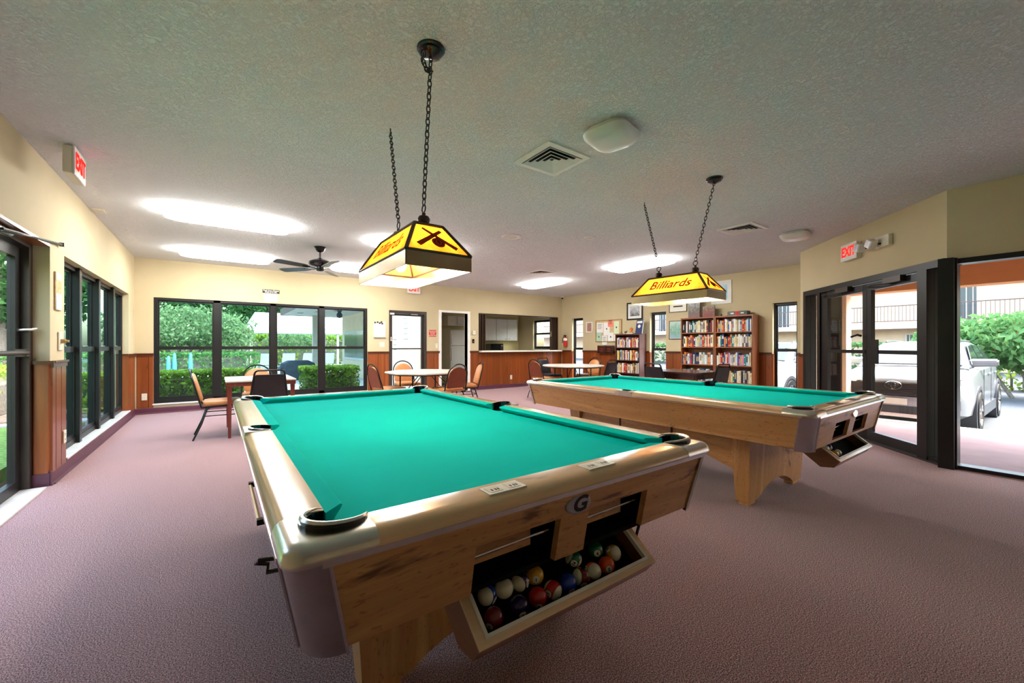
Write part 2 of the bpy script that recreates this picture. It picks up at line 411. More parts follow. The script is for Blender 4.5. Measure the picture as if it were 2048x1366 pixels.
# --- windows
WN_ = [0]
def window(wl, cuts, z0, z1, yd, label, mull=.105, zm=1.165, fw=.055, br=.11, glass='tint', proud=0):
    WN_[0] += 1
    w = link('window_%d' % WN_[0], None, None, wl.location, wl.rotation_euler, None, label, 'window', None, 'structure')
    a, b = cuts[0], cuts[-1]
    f = MB(); f.box(a, yd, z0, a+fw, yd+.07, z1); f.box(b-fw, yd, z0, b, yd+.07, z1); f.box(a+fw, yd, z1-.045, b-fw, yd+.07, z1); f.box(a+fw, yd, z0, b-fw, yd+.07, z0+.06)
    f.build('frame', MT['bronze'], w)
    for c in cuts[1:-1]:
        MB().box(c-mull/2, yd-proud, z0, c+mull/2, yd+.075, z1).build('mullion', MT['bronze'], w)
    e = [a+fw-mull/2] + cuts[1:-1] + [b-fw+mull/2]
    for i in range(len(e)-1):
        p, q = e[i]+mull/2, e[i+1]-mull/2
        sm = MB(); t = .022
        sm.box(p, yd+.035, zm, p+t, yd+.06, z1-.045); sm.box(q-t, yd+.035, zm, q, yd+.06, z1-.045); sm.box(p+t, yd+.035, z1-.045-t, q-t, yd+.06, z1-.045); sm.box(p, yd+.03, zm-.02, q, yd+.06, zm+.025)
        us = sm.build('upper_sash', MT['bronze'], w)
        MB().box(p+t, yd+.045, zm+.025, q-t, yd+.05, z1-.045-t).build('pane', MT[glass], us)
        sl = MB()
        sl.box(p, yd+.008, z0+.06, p+t, yd+.033, zm+.03); sl.box(q-t, yd+.008, z0+.06, q, yd+.033, zm+.03); sl.box(p+t, yd+.008, zm-.03, q-t, yd+.033, zm+.03); sl.box(p+t, yd+.008, z0+.06, q-t, yd+.033, z0+br)
        ls = sl.build('lower_sash', MT['bronze'], w)
        MB().box(p+t, yd+.018, z0+br, q-t, yd+.023, zm-.03).build('pane', MT[glass], ls)
        c = (p+q)/2
        MB().box(c-.03, yd+.0, zm+.03, c+.03, yd+.03, zm+.042).build('sash_lock', MT['alu'], ls)
    return w
window(WL, [8.58, 9.40, 10.30, 11.20, 12.05], .15, 2.05, .075, 'row of four dark framed sash windows over a marble sill', .09, 1.165, .05, .1, 'tint', .03)
window(WB, [.253, 1.167, 2.10, 3.013, 3.986], .175, 2.07, .02, 'wide four bay dark framed window facing the hedge')
window(WR, [sr(9.137), sr(8.669)], .17, 2.05, .08, 'narrow dark sash window beside the fire extinguisher', zm=1.12, fw=.03, glass='glass')
window(WR, [sr(6.331), sr(5.876)], .17, 2.05, .08, 'narrow dark sash window between the bookcases', zm=1.12, fw=.03, glass='glass')
window(WR, [sr(3.515), sr(3.09)], .17, 2.05, .08, 'narrow dark sash window beside the entrance doors', zm=1.12, fw=.03, glass='glass')
window(WR, [.85, 1.77], 1.1, 2.08, .06, 'kitchen sash window seen through the serving hatch', zm=1.62, fw=.04, br=.09, glass='glass')
MB().box(.84, -.03, 1.07, 1.78, .06, 1.1).build('window_sill', MT['white'], WR)

# --- door_1: glazed door in the left wall
d = thing('door_1', 'glazed dark bronze door with push bar and closer arm', 'door', WL.location, R(90), None, 'structure')
f = MB(); f.box(8.10, .1, 0, 8.176, .2, 2.08); f.box(5.0, .1, 0, 5.06, .2, 2.08); f.box(5.06, .1, 2.02, 8.1, .2, 2.08)
f.box(6.60, .1, 0, 6.66, .2, 2.02); f.build('frame', MT['bronze2'], d)
for a, b in ((6.66, 8.10), (5.06, 6.60)):
    lf = MB(); lf.box(a+.01, .15, .01, a+.1, .195, 2.01); lf.box(b-.1, .15, .01, b-.01, .195, 2.01); lf.box(a+.1, .15, 1.92, b-.1, .195, 2.01); lf.box(a+.1, .15, .01, b-.1, .195, .1)
    leaf = lf.build('door_leaf', MT['bronze'], d)
    MB().box(a+.1, .17, .1, b-.1, .176, 1.92).build('pane', MT['glass'], leaf)
    pb = MB(); pb.tube([(a+.06,.10,1.145),(b-.06,.10,1.145)], .02, 10); pb.box(b-.1,.09,1.115,b-.03,.15,1.175); pb.box(a+.03,.09,1.115,a+.1,.15,1.175); pb.box(a+.11,.155,1.0,b-.45,.158,1.29,1)
    pb.build('push_bar', [MT['bronze2'], MT['bronze2']], leaf)
MB().tube([(8.06,.15,1.33),(8.06,.09,1.335),(8.13,.07,1.345)], .012, 8).build('lever_handle', MT['alu'], d, smooth=True)
MB().box(5.06, .0, 0, 8.1, .15, .012).build('threshold', MT['sill'], d)
MB().tube([(7.28,.07,2.02),(7.55,.065,2.025)], .03, 12).build('closer_body', MT['alu_d'], d, smooth=True)
MB().tube([(7.31,.03,2.005),(8.40,-.024,2.12)], .011, 8).tube([(7.35,.06,2.0),(7.70,-.005,2.04)], .009, 8).box(8.385,-.04,2.105,8.415,-.008,2.137).build('closer_arm', MT['bronze2'], d)
MB().box(5.0, .0, 2.055, 8.176, .1, 2.079).build('door_soffit', MT['plank'], d)

# --- door_2: exit door in the back wall
d = thing('door_2', 'bronze framed glass exit door with horizontal push bar', 'door', WB.location, 0, None, 'structure')
a, b = 4.49, 5.448
f = MB(); f.box(a, -.01, 0, a+.045, .15, 2.06); f.box(b-.06, -.01, 0, b, .15, 2.06); f.box(a+.045, -.01, 1.99, b-.06, .15, 2.06); f.build('frame', MT['bronze2'], d)
lf = MB(); lf.box(a+.05, .06, .01, a+.10, .1, 1.985); lf.box(b-.115, .06, .01, b-.065, .1, 1.985); lf.box(a+.1, .06, 1.94, b-.115, .1, 1.985); lf.box(a+.1, .06, .01, b-.115, .1, .12); lf.box(a+.1,.05,1.12,b-.115,.075,1.15)
leaf = lf.build('door_leaf', MT['bronze2'], d)
MB().box(a+.1, .08, .12, b-.115, .085, 1.94).build('pane', MT['glass'], leaf)
MB().box(a+.5, .0, 1.985, a+.8, .06, 2.045).box(a+.55, -.015, 1.975, a+.72, -.005, 1.985, 1).build('closer', [MT['bronze'], MT['white']], d)
MB().box(a+.02, -.03, 1.955, a+.12, .0, 1.995).build('alarm_contact', MT['white'], d)
MB().box(a+.02, -.04, 1.32, a+.07, -.01, 1.42).tube([(a+.05,-.04,1.37),(a+.15,-.05,1.37)], .009, 8).build('lever_handle', MT['alu'], d)
# --- kitchen doorway trim
t = thing('trim_1', 'white painted casing around the kitchen doorway', 'door casing', WB.location, 0, None, 'structure')
for bxx in ((5.78,-.02,0,5.86,.17,2.07), (6.63,-.02,0,6.71,.17,2.07)): MB().box(*bxx).build('casing', MT['white'], t, bevel=.006)
MB().box(5.78,-.02,2.07,6.71,.17,2.13).build('casing', MT['white'], t, bevel=.006)
# --- hatch frame
t = thing('trim_2', 'thin dark brown frame lining the serving hatch', 'hatch frame', WB.location, 0, None, 'structure')
MB().box(6.993,-.012,2.085,9.885,.15,2.108).build('head_trim', MT['brown'], t)
MB().box(6.98,-.012,1.08,6.996,.15,2.108).build('side_trim', MT['brown'], t); MB().box(9.882,-.012,1.08,9.897,.15,2.108).build('side_trim', MT['brown'], t)
MB().box(sx(5.81), -.16, 1.03, sx(8.79), -.018, 1.075).build('bar_counter', MT['cream'], None, bevel=.008, loc=WB.location, label='cream counter slab across the serving hatch', cat='counter')
MB().box(6.998,-.017,1.03,9.88,.22,1.0745).build('counter_inner_ledge', MT['cream'], t)  # inner part of the counter slab, split off inside the wall opening
def shutter(s0, n, dw, label):
    o = thing('folding_shutter', label, 'shutter', (XL+s0, YB, 1.076), 0, 'shutters of the serving hatch')
    for k in range(n):
        x = k*dw; z = 1 if k % 2 else -1
        MB().hexa([(x,.05-.04*z,0),(x+.016,.05-.04*z,0),(x+dw+.008,.05+.04*z,0),(x+dw-.008,.05+.04*z,0),(x,.05-.04*z,1.005),(x+.016,.05-.04*z,1.005),(x+dw+.008,.05+.04*z,1.005),(x+dw-.008,.05+.04*z,1.005)]).build('panel', MT['brown'], o)
    return o
o1 = shutter(6.998, 5, .042, 'brown folding shutter stacked at the fridge side of the hatch')
MB().box(.205,.02,.45,.222,.05,.62).build('pull_handle', MT['blackm'], o1)
o2 = shutter(9.64, 6, .038, 'brown folding shutter stacked beside the fire extinguisher')
MB().box(-.012,.02,.42,.004,.05,.58).build('pull_handle', MT['gold'], o2)

# --- entrance: door_3 in the diagonal wall
d = thing('door_3', 'double glass entrance doors in dark bronze frames with closers', 'door', WA.location, WA.rotation_euler.z, None, 'structure')
SB = lambda s: LA-s                                      # s was measured from the post end
f = MB(); f.box(.14,-.03,0,.21,.13,2.075); f.box(.21,-.03,2.0,LA,.13,2.075); f.box(SB(.322),-.03,0,SB(.20),.13,2.0); f.box(SB(2.2),-.02,0,SB(2.13),.12,2.0)
f.box(.21,-.02,0,SB(2.2),.12,.06); f.box(SB(.20),-.02,0,SB(.04),.12,.045)
f.build('frame', MT['bronze'], d)
MB().box(.21,.04,.06,SB(2.2),.046,2.0).build('side_pane', MT['glass'], d)
MB().box(SB(.20),.04,.045,SB(.04),.046,2.0).build('side_pane', MT['glass'], d)
for a, b, hs in ((SB(2.13), SB(1.145), 1), (SB(1.14), SB(.322), -1)):
    lf = MB(); t = .075
    lf.box(a,.0,.02,a+(.16 if hs > 0 else t),.045,1.99); lf.box(b-(t if hs > 0 else .02),.0,.02,b,.045,1.99); lf.box(a+t,.0,1.90,b-.02,.045,1.99); lf.box(a+t,.0,.02,b-.02,.045,.13); lf.box(a+t,-.005,1.105,b-.02,.04,1.15)
    leaf = lf.build('door_leaf', MT['bronze'], d)
    MB().box(a+t,.02,.13,b-.02,.026,1.90).build('pane', MT['glass'], leaf)
    ctr = (a+b)/2
    cb = MB(); cb.box(ctr-.05,-.06,1.935,ctr+.22,.0,2.0); cb.tube([(ctr+.05,-.03,1.93),(ctr-.2,-.1,1.935),(ctr-.42,-.03,1.95)], .008, 6)
    cb.build('closer', MT['bronze2'], leaf)
MB().tube([(SB(1.19),-.03,1.33),(SB(1.22),-.06,1.345),(SB(1.33),-.065,1.32)], .014, 8).build('lever_handle', MT['blackg'], d, smooth=True)
MB().box(SB(1.09),-.012,.98,SB(.93),-.001,1.28).build('lock_plate', MT['bronze'], d)
MB().box(.2,-.05,0,LA,.13,.012).build('threshold', MT['bronze2'], d)
# storefront window
w = link('window_7', None, None, WS.location, WS.rotation_euler, None, 'tall storefront window of undivided glass in bronze frame', 'window', None, 'structure')
f = MB(); f.box(-.03,-.05,0,.075,.14,2.06); f.box(.075,-.02,2.005,3.6,.12,2.055); f.box(.075,-.02,0,3.6,.12,.035); f.box(1.9,-.02,.035,1.97,.12,2.005); f.box(3.54,-.02,.035,3.6,.12,2.005); f.build('frame', MT['bronze'], w)
f = MB(); f.box(-.05,-.1,0,.06,.0,2.06); f.build('corner_post', MT['bronze'], w)
for a, b in ((.075,1.9),(1.97,3.54)): MB().box(a,.04,.035,b,.046,2.005).build('pane', MT['glass'], w)
# ------------------------------------------------------------------ pool tables
TW, TL = 1.57, 2.86
HW, HL = TW/2, TL/2
IA, IB = HW-.11, HL-.11            # inner wood edge of the rails
ZT, ZR, ZB, ZA = .803, .765, .768, .545   # rail top, bed, rail underside, apron bottom
TAPER = .045
def arc(cx, cy, r, a0, a1, n=10): return [(cx+r*math.cos(a0+(a1-a0)*i/n), cy+r*math.sin(a0+(a1-a0)*i/n)) for i in range(n+1)]
PCX, PCY, PRC = IA-.012, IB-.012, .066         # corner pocket centre and radius
PSX, PRS = IA+.022, .062                       # side pocket
def pool_table(label, loc, rz, end_mat, end_strip):
    t = thing('pool_table', label, 'pool table', loc, rz, 'pool tables')
    # bed, notched round the pockets
    k = PRC
    poly = []
    def q(sxx, syy, pts): return [(sxx*a, syy*b) for a, b in pts]
    dx = IA-PCX; ang = math.acos(dx/PRC)
    c = [(IA, PCY-math.sqrt(PRC**2-dx**2))] + arc(PCX, PCY, PRC, -ang, -PI-PI/2+ang, 12)[1:-1] + [(PCX-math.sqrt(PRC**2-dx**2), IB)]
    s_ = arc(PSX, 0, PRS, -math.pi/2-.35, -math.pi*1.5+.35, 8)
    s_ = [(min(a, IA), b) for a, b in s_]
    poly = s_ + c + q(-1,1,c[::-1]) + q(-1,1,s_)[::-1][::-1][::-1] + q(-1,-1,c) + q(1,-1,c[::-1])
    MB().prism(poly, .70, ZR).build('bed', MT['cloth'], t)
    # cushions: section (distance outward from inner wood edge, z)
    def cushion(P, Q, inward, e0, e1):
        P = Vector(P); Q = Vector(Q); d = (Q-P).normalized(); iw = Vector(inward)
        sec = [(0, ZT-.001), (.046, ZT-.004), (.052, ZT-.010), (.046, ZT-.016), (.014, ZR), (0, ZR)]
        r0 = [(*(P + d*e0*(u/.052) + iw*u), z) for u, z in sec]; r1 = [(*(Q - d*e1*(u/.052) + iw*u), z) for u, z in sec]
        MB().loft([r0, r1]).build('cushion', MT['cloth2'], t)
    m = .058; sg = .066
    for sX in (-1, 1):
        cushion((sX*IA, sg), (sX*IA, IB-m), (-sX, 0), .016, .058); cushion((sX*IA, -sg), (sX*IA, -IB+m), (-sX, 0), .016, .058)
    for sY in (-1, 1): cushion((-IA+m, sY*IB), (IA-m, sY*IB), (0, -sY), .058, .058)
    # rails
    CS = .185
    prof = [(0, ZB), (0, ZT), (.065, ZT), (.085, ZT-.004), (.102, ZT-.013), (.110, ZT-.024), (.110, ZB)]
    def rail(P, Q, out, mat):
        P = Vector(P); Q = Vector(Q); o = Vector(out)
        MB().loft([[(*(P+o*u), z) for u, z in prof], [(*(Q+o*u), z) for u, z in prof]]).build('rail', mat, t, smooth=True)
    for sX in (-1, 1):
        rail((sX*IA, -HL+CS), (sX*IA, -.085), (sX, 0), MT['rail_y']); rail((sX*IA, .085), (sX*IA, HL-CS), (sX, 0), MT['rail_y'])
    for sY in (-1, 1): rail((-HW+CS, sY*IB), (HW-CS, sY*IB), (0, sY), MT['rail'])
    # corner castings with pocket irons
    for sX in (-1, 1):
        for sY in (-1, 1):
            inner = [(HW-CS, IB)] + [(a, b) for a, b in arc(PCX, PCY, PRC, PI-.15, -PI/2+.15, 14) if (a > IA-.0001 or b > IB-.0001)] + [(IA, HL-CS)]
            outer = [(HW, HL-CS)] + arc(HW-.05, HL-.05, .05, 0, PI/2, 6) + [(HW-CS, HL)]
            def ring(off, z):
                res = [(sX*a, sY*b, z) for a, b in inner]
                oo = [(HW-off, HL-CS)] + arc(HW-.05, HL-.05, .05-off, 0, PI/2, 6) + [(HW-CS, HL-off)]
                return res + [(sX*a, sY*b, z) for a, b in oo]
            MB().loft([ring(0, ZB-.006), ring(-.002, ZT-.03), ring(.004, ZT-.014), ring(.016, ZT-.003), ring(.032, ZT+.001)]).build('corner_casting', MT['alu'], t, smooth=True)
            # pocket iron: crescent rising over the rail
            g = []
            A = [PI*.93 - (PI*1.36)*i/16 for i in range(17)]
            for i, a in enumerate(A):
                h = math.sin(PI*i/16)**.6
                ri, ro = PRC-.004, PRC-.002+.016*h
                ca, sa = math.cos(a), math.sin(a)
                g.append([(sX*(PCX+ri*ca), sY*(PCY+ri*sa), .755), (sX*(PCX+ro*ca), sY*(PCY+ro*sa), .755), (sX*(PCX+ro*ca), sY*(PCY+ro*sa), ZT+.010*h), (sX*(PCX+(ri+.004)*ca), sY*(PCY+(ri+.004)*sa), ZT+.014*h), (sX*(PCX+ri*ca), sY*(PCY+ri*sa), ZT+.008*h)])
            po = MB().loft(g).build('pocket_iron', MT['blackg'], t)
            lip = MB().tube([(sX*(PCX+(PRC+.004)*math.cos(a)), sY*(PCY+(PRC+.004)*math.sin(a)), ZT+.004+.012*math.sin(PI*i/16)**.6) for i, a in enumerate(A)], [.001+.006*math.sin(PI*i/16)**.7 for i in range(17)], 6)
            lip.build('lip', MT['alu'], po, smooth=True)
            MB().lathe([(.02,.60),(.06,.60),(PRC+.004,.66),(PRC+.004,.764),(PRC,.764),(.055,.66),(.02,.61)], 18, (sX*PCX, sY*PCY, 0)).build('pocket_cup', MT['black'], t)
        # side pocket
        pl = [(sX*IA, -.085), (sX*HW, -.085), (sX*HW, .085), (sX*IA, .085)] + [(sX*max(a, IA), b) for a, b in arc(PSX, 0, PRS, PI*.62, -PI*.62, 10)]
        MB().prism(pl, ZB-.004, ZT+.002).build('side_casting', MT['alu'], t, bevel=.004)
        A = [PI*.66 - PI*1.32*i/12 for i in range(13)]
        po = MB().loft([[(sX*(PSX+(PRS-.003)*math.cos(a)), (PRS-.003)*math.sin(a), .75), (sX*(PSX+(PRS+.007)*math.cos(a)), (PRS+.007)*math.sin(a), .75), (sX*(PSX+(PRS+.007)*math.cos(a)), (PRS+.007)*math.sin(a), ZT+.009*math.sin(PI*i/12)+.001), (sX*(PSX+(PRS-.003)*math.cos(a)), (PRS-.003)*math.sin(a), ZT+.012*math.sin(PI*i/12)+.001)] for i, a in enumerate(A)]).build('pocket_iron', MT['blackg'], t)
        MB().lathe([(.02,.64),(.036,.64),(.044,.70),(.050,.757),(.047,.757),(.04,.70),(.02,.65)], 16, (sX*(PSX-.012), 0, 0)).build('pocket_cup', MT['black'], t)
    # apron panels, tapering inwards to the bottom
    e = HW-.07; g = HL-.07
    def off(z): return .006 + TAPER*(ZB-z)/(ZB-ZA)
    def panel(spans, face, mat, name, xt=0):
        mb = MB(); lim = e if face[1] else g
        for a0, a1, z0, z1 in spans:
            pts = []
            for z in (z0, z1):
                for dd in (0, .022):
                    for a in (a0, a1):
                        d_ = (HL if face[1] else HW)-off(z)-dd
                        if abs(abs(a)-lim) < 1e-6: a = math.copysign(lim-off(z)+.006, a)
                        pts.append((a*(face[1] != 0) + face[0]*d_, a*(face[0] != 0) + face[1]*d_, z))
            mb.hexa([pts[0],pts[1],pts[3],pts[2],pts[4],pts[5],pts[7],pts[6]])
        return mb.build(name, mat, t)
    e = HW-.07; g = HL-.07; Z1 = ZB-.008
    panel([(-g, g, ZA, Z1)], (1,0), MT['tw_y'], 'side_apron'); panel([(-g, g, ZA, Z1)], (-1,0), MT['tw_y'], 'side_apron')
    panel([(-e, e, ZA, Z1)], (0,1), MT['tw_x'], 'end_apron')
    hl0, hl1, hr0, hr1, hz = -.345, -.05, .072, .37, .684
    sp = [(-e, hl0, ZA, Z1), (hl0, hl1, hz, Z1), (hl1, hr0, ZA, Z1), (hr0, hr1, hz, Z1), (hr1, e, ZA, Z1)]
    if end_strip: sp += [(hl0, hl1, ZA, ZA+.02), (hr0, hr1, ZA, ZA+.02)]
    panel(sp, (0,-1), end_mat, 'end_apron')
    # corner posts of metal
    for sX in (-1, 1):
        for sY in (-1, 1):
            r0 = .078
            def pr(z, o2): return [(sX*a, sY*b, z) for a, b in arc(HW-r0-off(z)+.004, HL-r0-off(z)+.004, r0+o2, -.02, PI/2+.02, 8)] + [(sX*a, sY*b, z) for a, b in arc(HW-r0-off(z)+.004, HL-r0-off(z)+.004, r0-.012, PI/2+.02, -.02, 8)]
            MB().loft([pr(ZA-.012, 0), pr(ZB-.008, 0)]).build('corner_post', MT['alu_d'], t, smooth=True)
            for aa in (0, PI/2):
                ca, sa = math.cos(aa), math.sin(aa)
                pts = []
                for z in (ZA-.012, ZB-.01):
                    pts.append((sX*(HW-r0-off(z)+.004+(r0+.002)*ca - (.004 if aa else 0)), sY*(HL-r0-off(z)+.004+(r0+.002)*sa - (0 if aa else .004)), z))
                MB().tube(pts, .004, 6).build('post_bead', MT['trim'], t)
    # trim strip under the rails
    for face, L_ in (((1,0), g), ((-1,0), g), ((0,1), e), ((0,-1), e)):
        D = (HL if face[1] else HW)
        a = Vector((face[1], face[0])); o_ = Vector(face)
        P = [(*(a*s*(L_+.0) + o_*(D+dd)), z) for s in (-1, 1) for dd, z in ((.003,ZB-.012),(.003,ZB+.001),(-.02,ZB+.001),(-.02,ZB-.012))]
        MB().loft([P[:4], P[4:]]).build('trim_strip', MT['trim'], t)
    # pedestal legs with arched foot, and long stretchers
    for sY in (-1, 1):
        yc = sY*(HL-.56)
        prof_ = [(-.50,0.03),(-.50,.0),(-.36,0),(-.30,.03)] + [(x, .03+.11*math.sin(PI*(x+.36)/.72)**.8 if abs(x) < .36 else .03) for x in [-.34+.068*i for i in range(11)]] + [(.30,.03),(.36,0),(.50,0),(.50,.03),(.53,ZA),(-.53,ZA)]
        prof_ = [(-.49,.03),(-.34,.03)] + [(-.32+.064*i, .035+.10*max(0,math.sin(PI*i/10))**.75) for i in range(11)] + [(.34,.03),(.49,.03),(.53,ZA+.02),(-.53,ZA+.02)]
        mb = MB()
        r0 = [(x, yc-sY*.0-(.045+.03*z/.55), z) for x, z in prof_]; r1 = [(x, yc+(.045+.03*z/.55), z) for x, z in prof_]
        mb.loft([r0, r1]); mb.build('pedestal_leg', MT['tw_z'], t)
        for sX in (-1, 1):
            MB().box(sX*.415-.06, yc-.035, .0, sX*.415+.06, yc+.035, .031).build('foot_pad', MT['tw_x'], t)
    y0 = HL-.56-.05
    for sX in (-1, 1):
        pl = [(-y0, .25)] + [(-y0+2*y0*i/12, .25+.17*math.sin(PI*i/12)) for i in range(1, 12)] + [(y0, .25), (y0, ZA+.015), (-y0, ZA+.015)]
        MB().prism(pl, sX*.475-.011, sX*.475+.011, 'x').build('stretcher', MT['tw_y'], t)
        for yy in (-.85, -.28, .28, .85):
            MB().box(sX*.489-.003, yy-.008, .40, sX*.489+.003, yy+.008, ZA).build('bracket', MT['blackm'], t)
    # inner back panels behind the openings of the return end, with wire guides
    yb = -HL+.075
    for a, b in ((hl0-.02, hl1+.02), (hr0-.02, hr1+.02)):
        MB().box(a, yb+.02, ZA+.05, b-.08, yb+.032, hz+.03).build('return_panel', MT['tw_x'], t)
        MB().tube([(a+.02, yb-.005, .630), (b-.03, yb-.005, .636)], .004, 6).build('guide_wire', MT['chrome'], t)
        MB().box(a, yb+.20, ZA-.01, b, yb+.21, hz+.06).box(a-.008, yb-.01, ZA-.01, a, yb+.21, hz+.06).box(b, yb-.01, ZA-.01, b+.008, yb+.21, hz+.06).box(a, yb-.01, hz+.05, b, yb+.21, hz+.06).box(a, yb+.0, ZA-.012, b, yb+.2, ZA+.002).build('return_box', MT['fur'], t)
    # emblem
    em = MB(); n = 28
    zc = .716; o0 = HL-off(zc)
    em.loft([[(.012+.052*s*math.cos(2*PI*k/n), -o0-dy, zc+.027*s*math.sin(2*PI*k/n)) for k in range(n)] for s, dy in ((1, -.002), (1, .006), (.9, .008))])
    e_ = em.build('emblem', MT['emb'] if not end_strip else MT['alu'], t)  # entrance table: glare put into the emblem as paler metal without a letter
    if not end_strip:
        text('emblem_letter', 'G', .062, MT['blackg'], e_, (.012, -o0-.0085, zc), (PI/2,0,0), .0005, .25, 1.35, .002)
    # score counters on the end rail
    for xc in (-.235, .145):
        sc = MB().box(xc-.062, -HL+.032, ZT-.002, xc+.062, -HL+.09, ZT+.002).build('score_counter', MT['cream'] if not end_strip else MT['bronze2'], t)
        if not end_strip:
            for dx_ in (-.032, .03):
                MB().box(xc+dx_-.02, -HL+.042, ZT+.0015, xc+dx_+.02, -HL+.08, ZT+.003).build('score_window', MT['offwhite'], sc)
                for qq in (-.008, .004, .012): MB().box(xc+dx_+qq-.002, -HL+.05, ZT+.0025, xc+dx_+qq+.002, -HL+.062, ZT+.0036).build('wheel_mark', MT['ink'], sc)
    # ball tray
    tr = []
    def S(tt, nn): return (-1.392+.8*tt-.6*nn, .386+.6*tt+.8*nn)       # slope coordinates -> local (y, z)
    x0, x1 = -.325, .36
    mb = MB()
    outer = [S(-.004,.055), S(-.004,.0), S(.05,-.055), S(.205,-.055), S(.205,.0), S(.175,.055)]
    for xa, xb in ((x0-.022, x0), (x1, x1+.022)): mb.prism(outer, xa, xb, 'x')
    mb.prism([S(-.004,.055),S(-.004,.0),S(.05,-.055),S(.205,-.055),S(.205,-.012),S(0,-.012),S(0,.055)], x0, x1, 'x')
    mb.build('ball_tray', MT['traywood'], t)
    mb = MB(); mb.prism([S(-.006,.055),S(-.006,.062),S(.012,.062),S(.012,.055)], x0-.024, x1+.024, 'x')
    for xa, xb in ((x0-.024, x0+.002), (x1-.002, x1+.024)): mb.prism([S(.012,.055),S(.012,.062),S(.175,.062),S(.175,.055)], xa, xb, 'x')
    mb.build('tray_rim', MT['rail'], t)
    mb = MB(); mb.prism([S(.012,.05),S(.012,.066),S(.022,.066),S(.022,.05)], x0+.002, x1-.002, 'x')
    for xa, xb in ((x0+.002, x0+.012), (x1-.012, x1-.002)): mb.prism([S(.022,.05),S(.022,.066),S(.17,.066),S(.17,.05)], xa, xb, 'x')
    mb.build('tray_liner', MT['cream'], t)
    mb = MB(); mb.prism([S(.0,-.012),S(.0,.05),S(.004,.05),S(.004,-.0095),S(.2,-.0095),S(.2,-.012)], x0+.001, x1-.001, 'x')
    mb.build('tray_lining', MT['fur'], t)
    for xa in (x0+.0, x1-.03):
        MB().tube([(xa+.015, *S(.17,.0)), (xa+.06, -HL+.20, ZA+.02)], .010, 6).build('tray_hanger', MT['traywood'], t)
    MB().tube([(x1+.03, *S(.08,-.0)), (x1+.12, -HL+.12, ZA+.02)], .006, 6).build('tray_arm', MT['blackm'], t)
    return t
T1C, T2C = Vector((.885, 2.31, 0)), Vector((3.70, 2.345, 0))
T1 = pool_table('teal pool table with round G emblem and full ball tray', T1C, 0, MT['tw_x'], False)
T2 = pool_table('teal pool table with glare washed emblem by the glass entrance', T2C, 0, MT['tw_x'], True)
# side handle bar and rack hook on the first table's window side
MB().tube([(-HW+.006,-.82,.655),(-HW+.006,-.43,.66)], .007, 8).box(-HW+.0,-.835,.647,-HW+.035,-.815,.664,1).box(-HW+.0,-.435,.652,-HW+.035,-.415,.669,1).build('grip_bar', [MT['chrome'], MT['blackm']], T1)
MB().tube([(-HW+.05,-1.0,.605),(-HW-.005,-.98,.605),(-HW-.012,-.96,.59),(-HW+.018,-.97,.583),(-HW+.015,-.98,.565),(-HW+.05,-1.0,.572)], .006, 6).build('rack_hook', MT['blackg'], T1)

# ------------------------------------------------------------------ pool balls
BR = .0286
BC = {1:(.72,.38,.02),2:(.01,.05,.40),3:(.55,.01,.012),4:(.025,.012,.10),5:(.80,.10,.02),6:(.0,.16,.06),7:(.20,.012,.015),8:(.008,.008,.008)}
BN = {1:'yellow',2:'blue',3:'red',4:'purple',5:'orange',6:'green',7:'maroon',8:'black'}
CRM = (.82,.78,.60)
def ballmat(num):
    m, n, l, out = newmat('pool_ball_%d' % num)
    if num == 0: principled(n, l, out, CRM, .12, 0, .5, .4); return m
    c = BC[(num-1) % 8 + 1]
    if num <= 8: principled(n, l, out, c, .12, 0, .5, .4); return m
    t = n.new('ShaderNodeTexCoord'); sp = n.new('ShaderNodeSeparateXYZ'); l.new(t.outputs['Object'], sp.inputs[0])
    ab = n.new('ShaderNodeMath'); ab.operation = 'ABSOLUTE'; l.new(sp.outputs[2], ab.inputs[0])
    gt = n.new('ShaderNodeMath'); gt.operation = 'GREATER_THAN'; gt.inputs[1].default_value = BR*.52; l.new(ab.outputs[0], gt.inputs[0])
    principled(n, l, out, mixc(n, l, gt.outputs[0], c, CRM), .12, 0, .5, .4); return m
BM = {}
CAPM = MB()
CAPM.loft([[(BR*1.004*math.cos(a), BR*1.004*math.sin(a)*math.cos(2*PI*k/14), BR*1.004*math.sin(a)*math.sin(2*PI*k/14)) for k in range(14)] for a in (.42,.28,.14,.01)])
CAPM = CAPM.mesh('number_spot', MT['cream'], True)
def ball(num, pos, rot, label, group):
    if num not in BM: BM[num] = MB().sphere((0,0,0), BR, 24, 16).mesh('pool_ball', ballmat(num), True)
    b = link('pool_ball', BM[num], None, pos, rot, None, label, 'pool ball', group)
    if num:
        for s in (0, PI):
            sp = link('number_spot', CAPM, b, None, (0,0,s))
            text('number', str(num), BR*.52, MT['ink'], sp, (BR*1.012, 0, 0), (PI/2,0,PI/2), .0001, 0, 1, .0004)
    return b
def traypos(xl, tt, tc):
    y = -1.392+.8*tt-.6*(BR-.009); z = .386+.6*tt+.8*(BR-.009)
    return (tc.x+xl, tc.y+y, z)
aim = lambda yaw, pit, roll=0: (Matrix.Rotation(yaw,3,'Z') @ Matrix.Rotation(pit,3,'Y') @ Matrix.Rotation(roll,3,'X')).to_euler()
G1 = 'balls in the tray of the table with the G emblem'; G2 = 'balls in the tray of the table by the entrance'
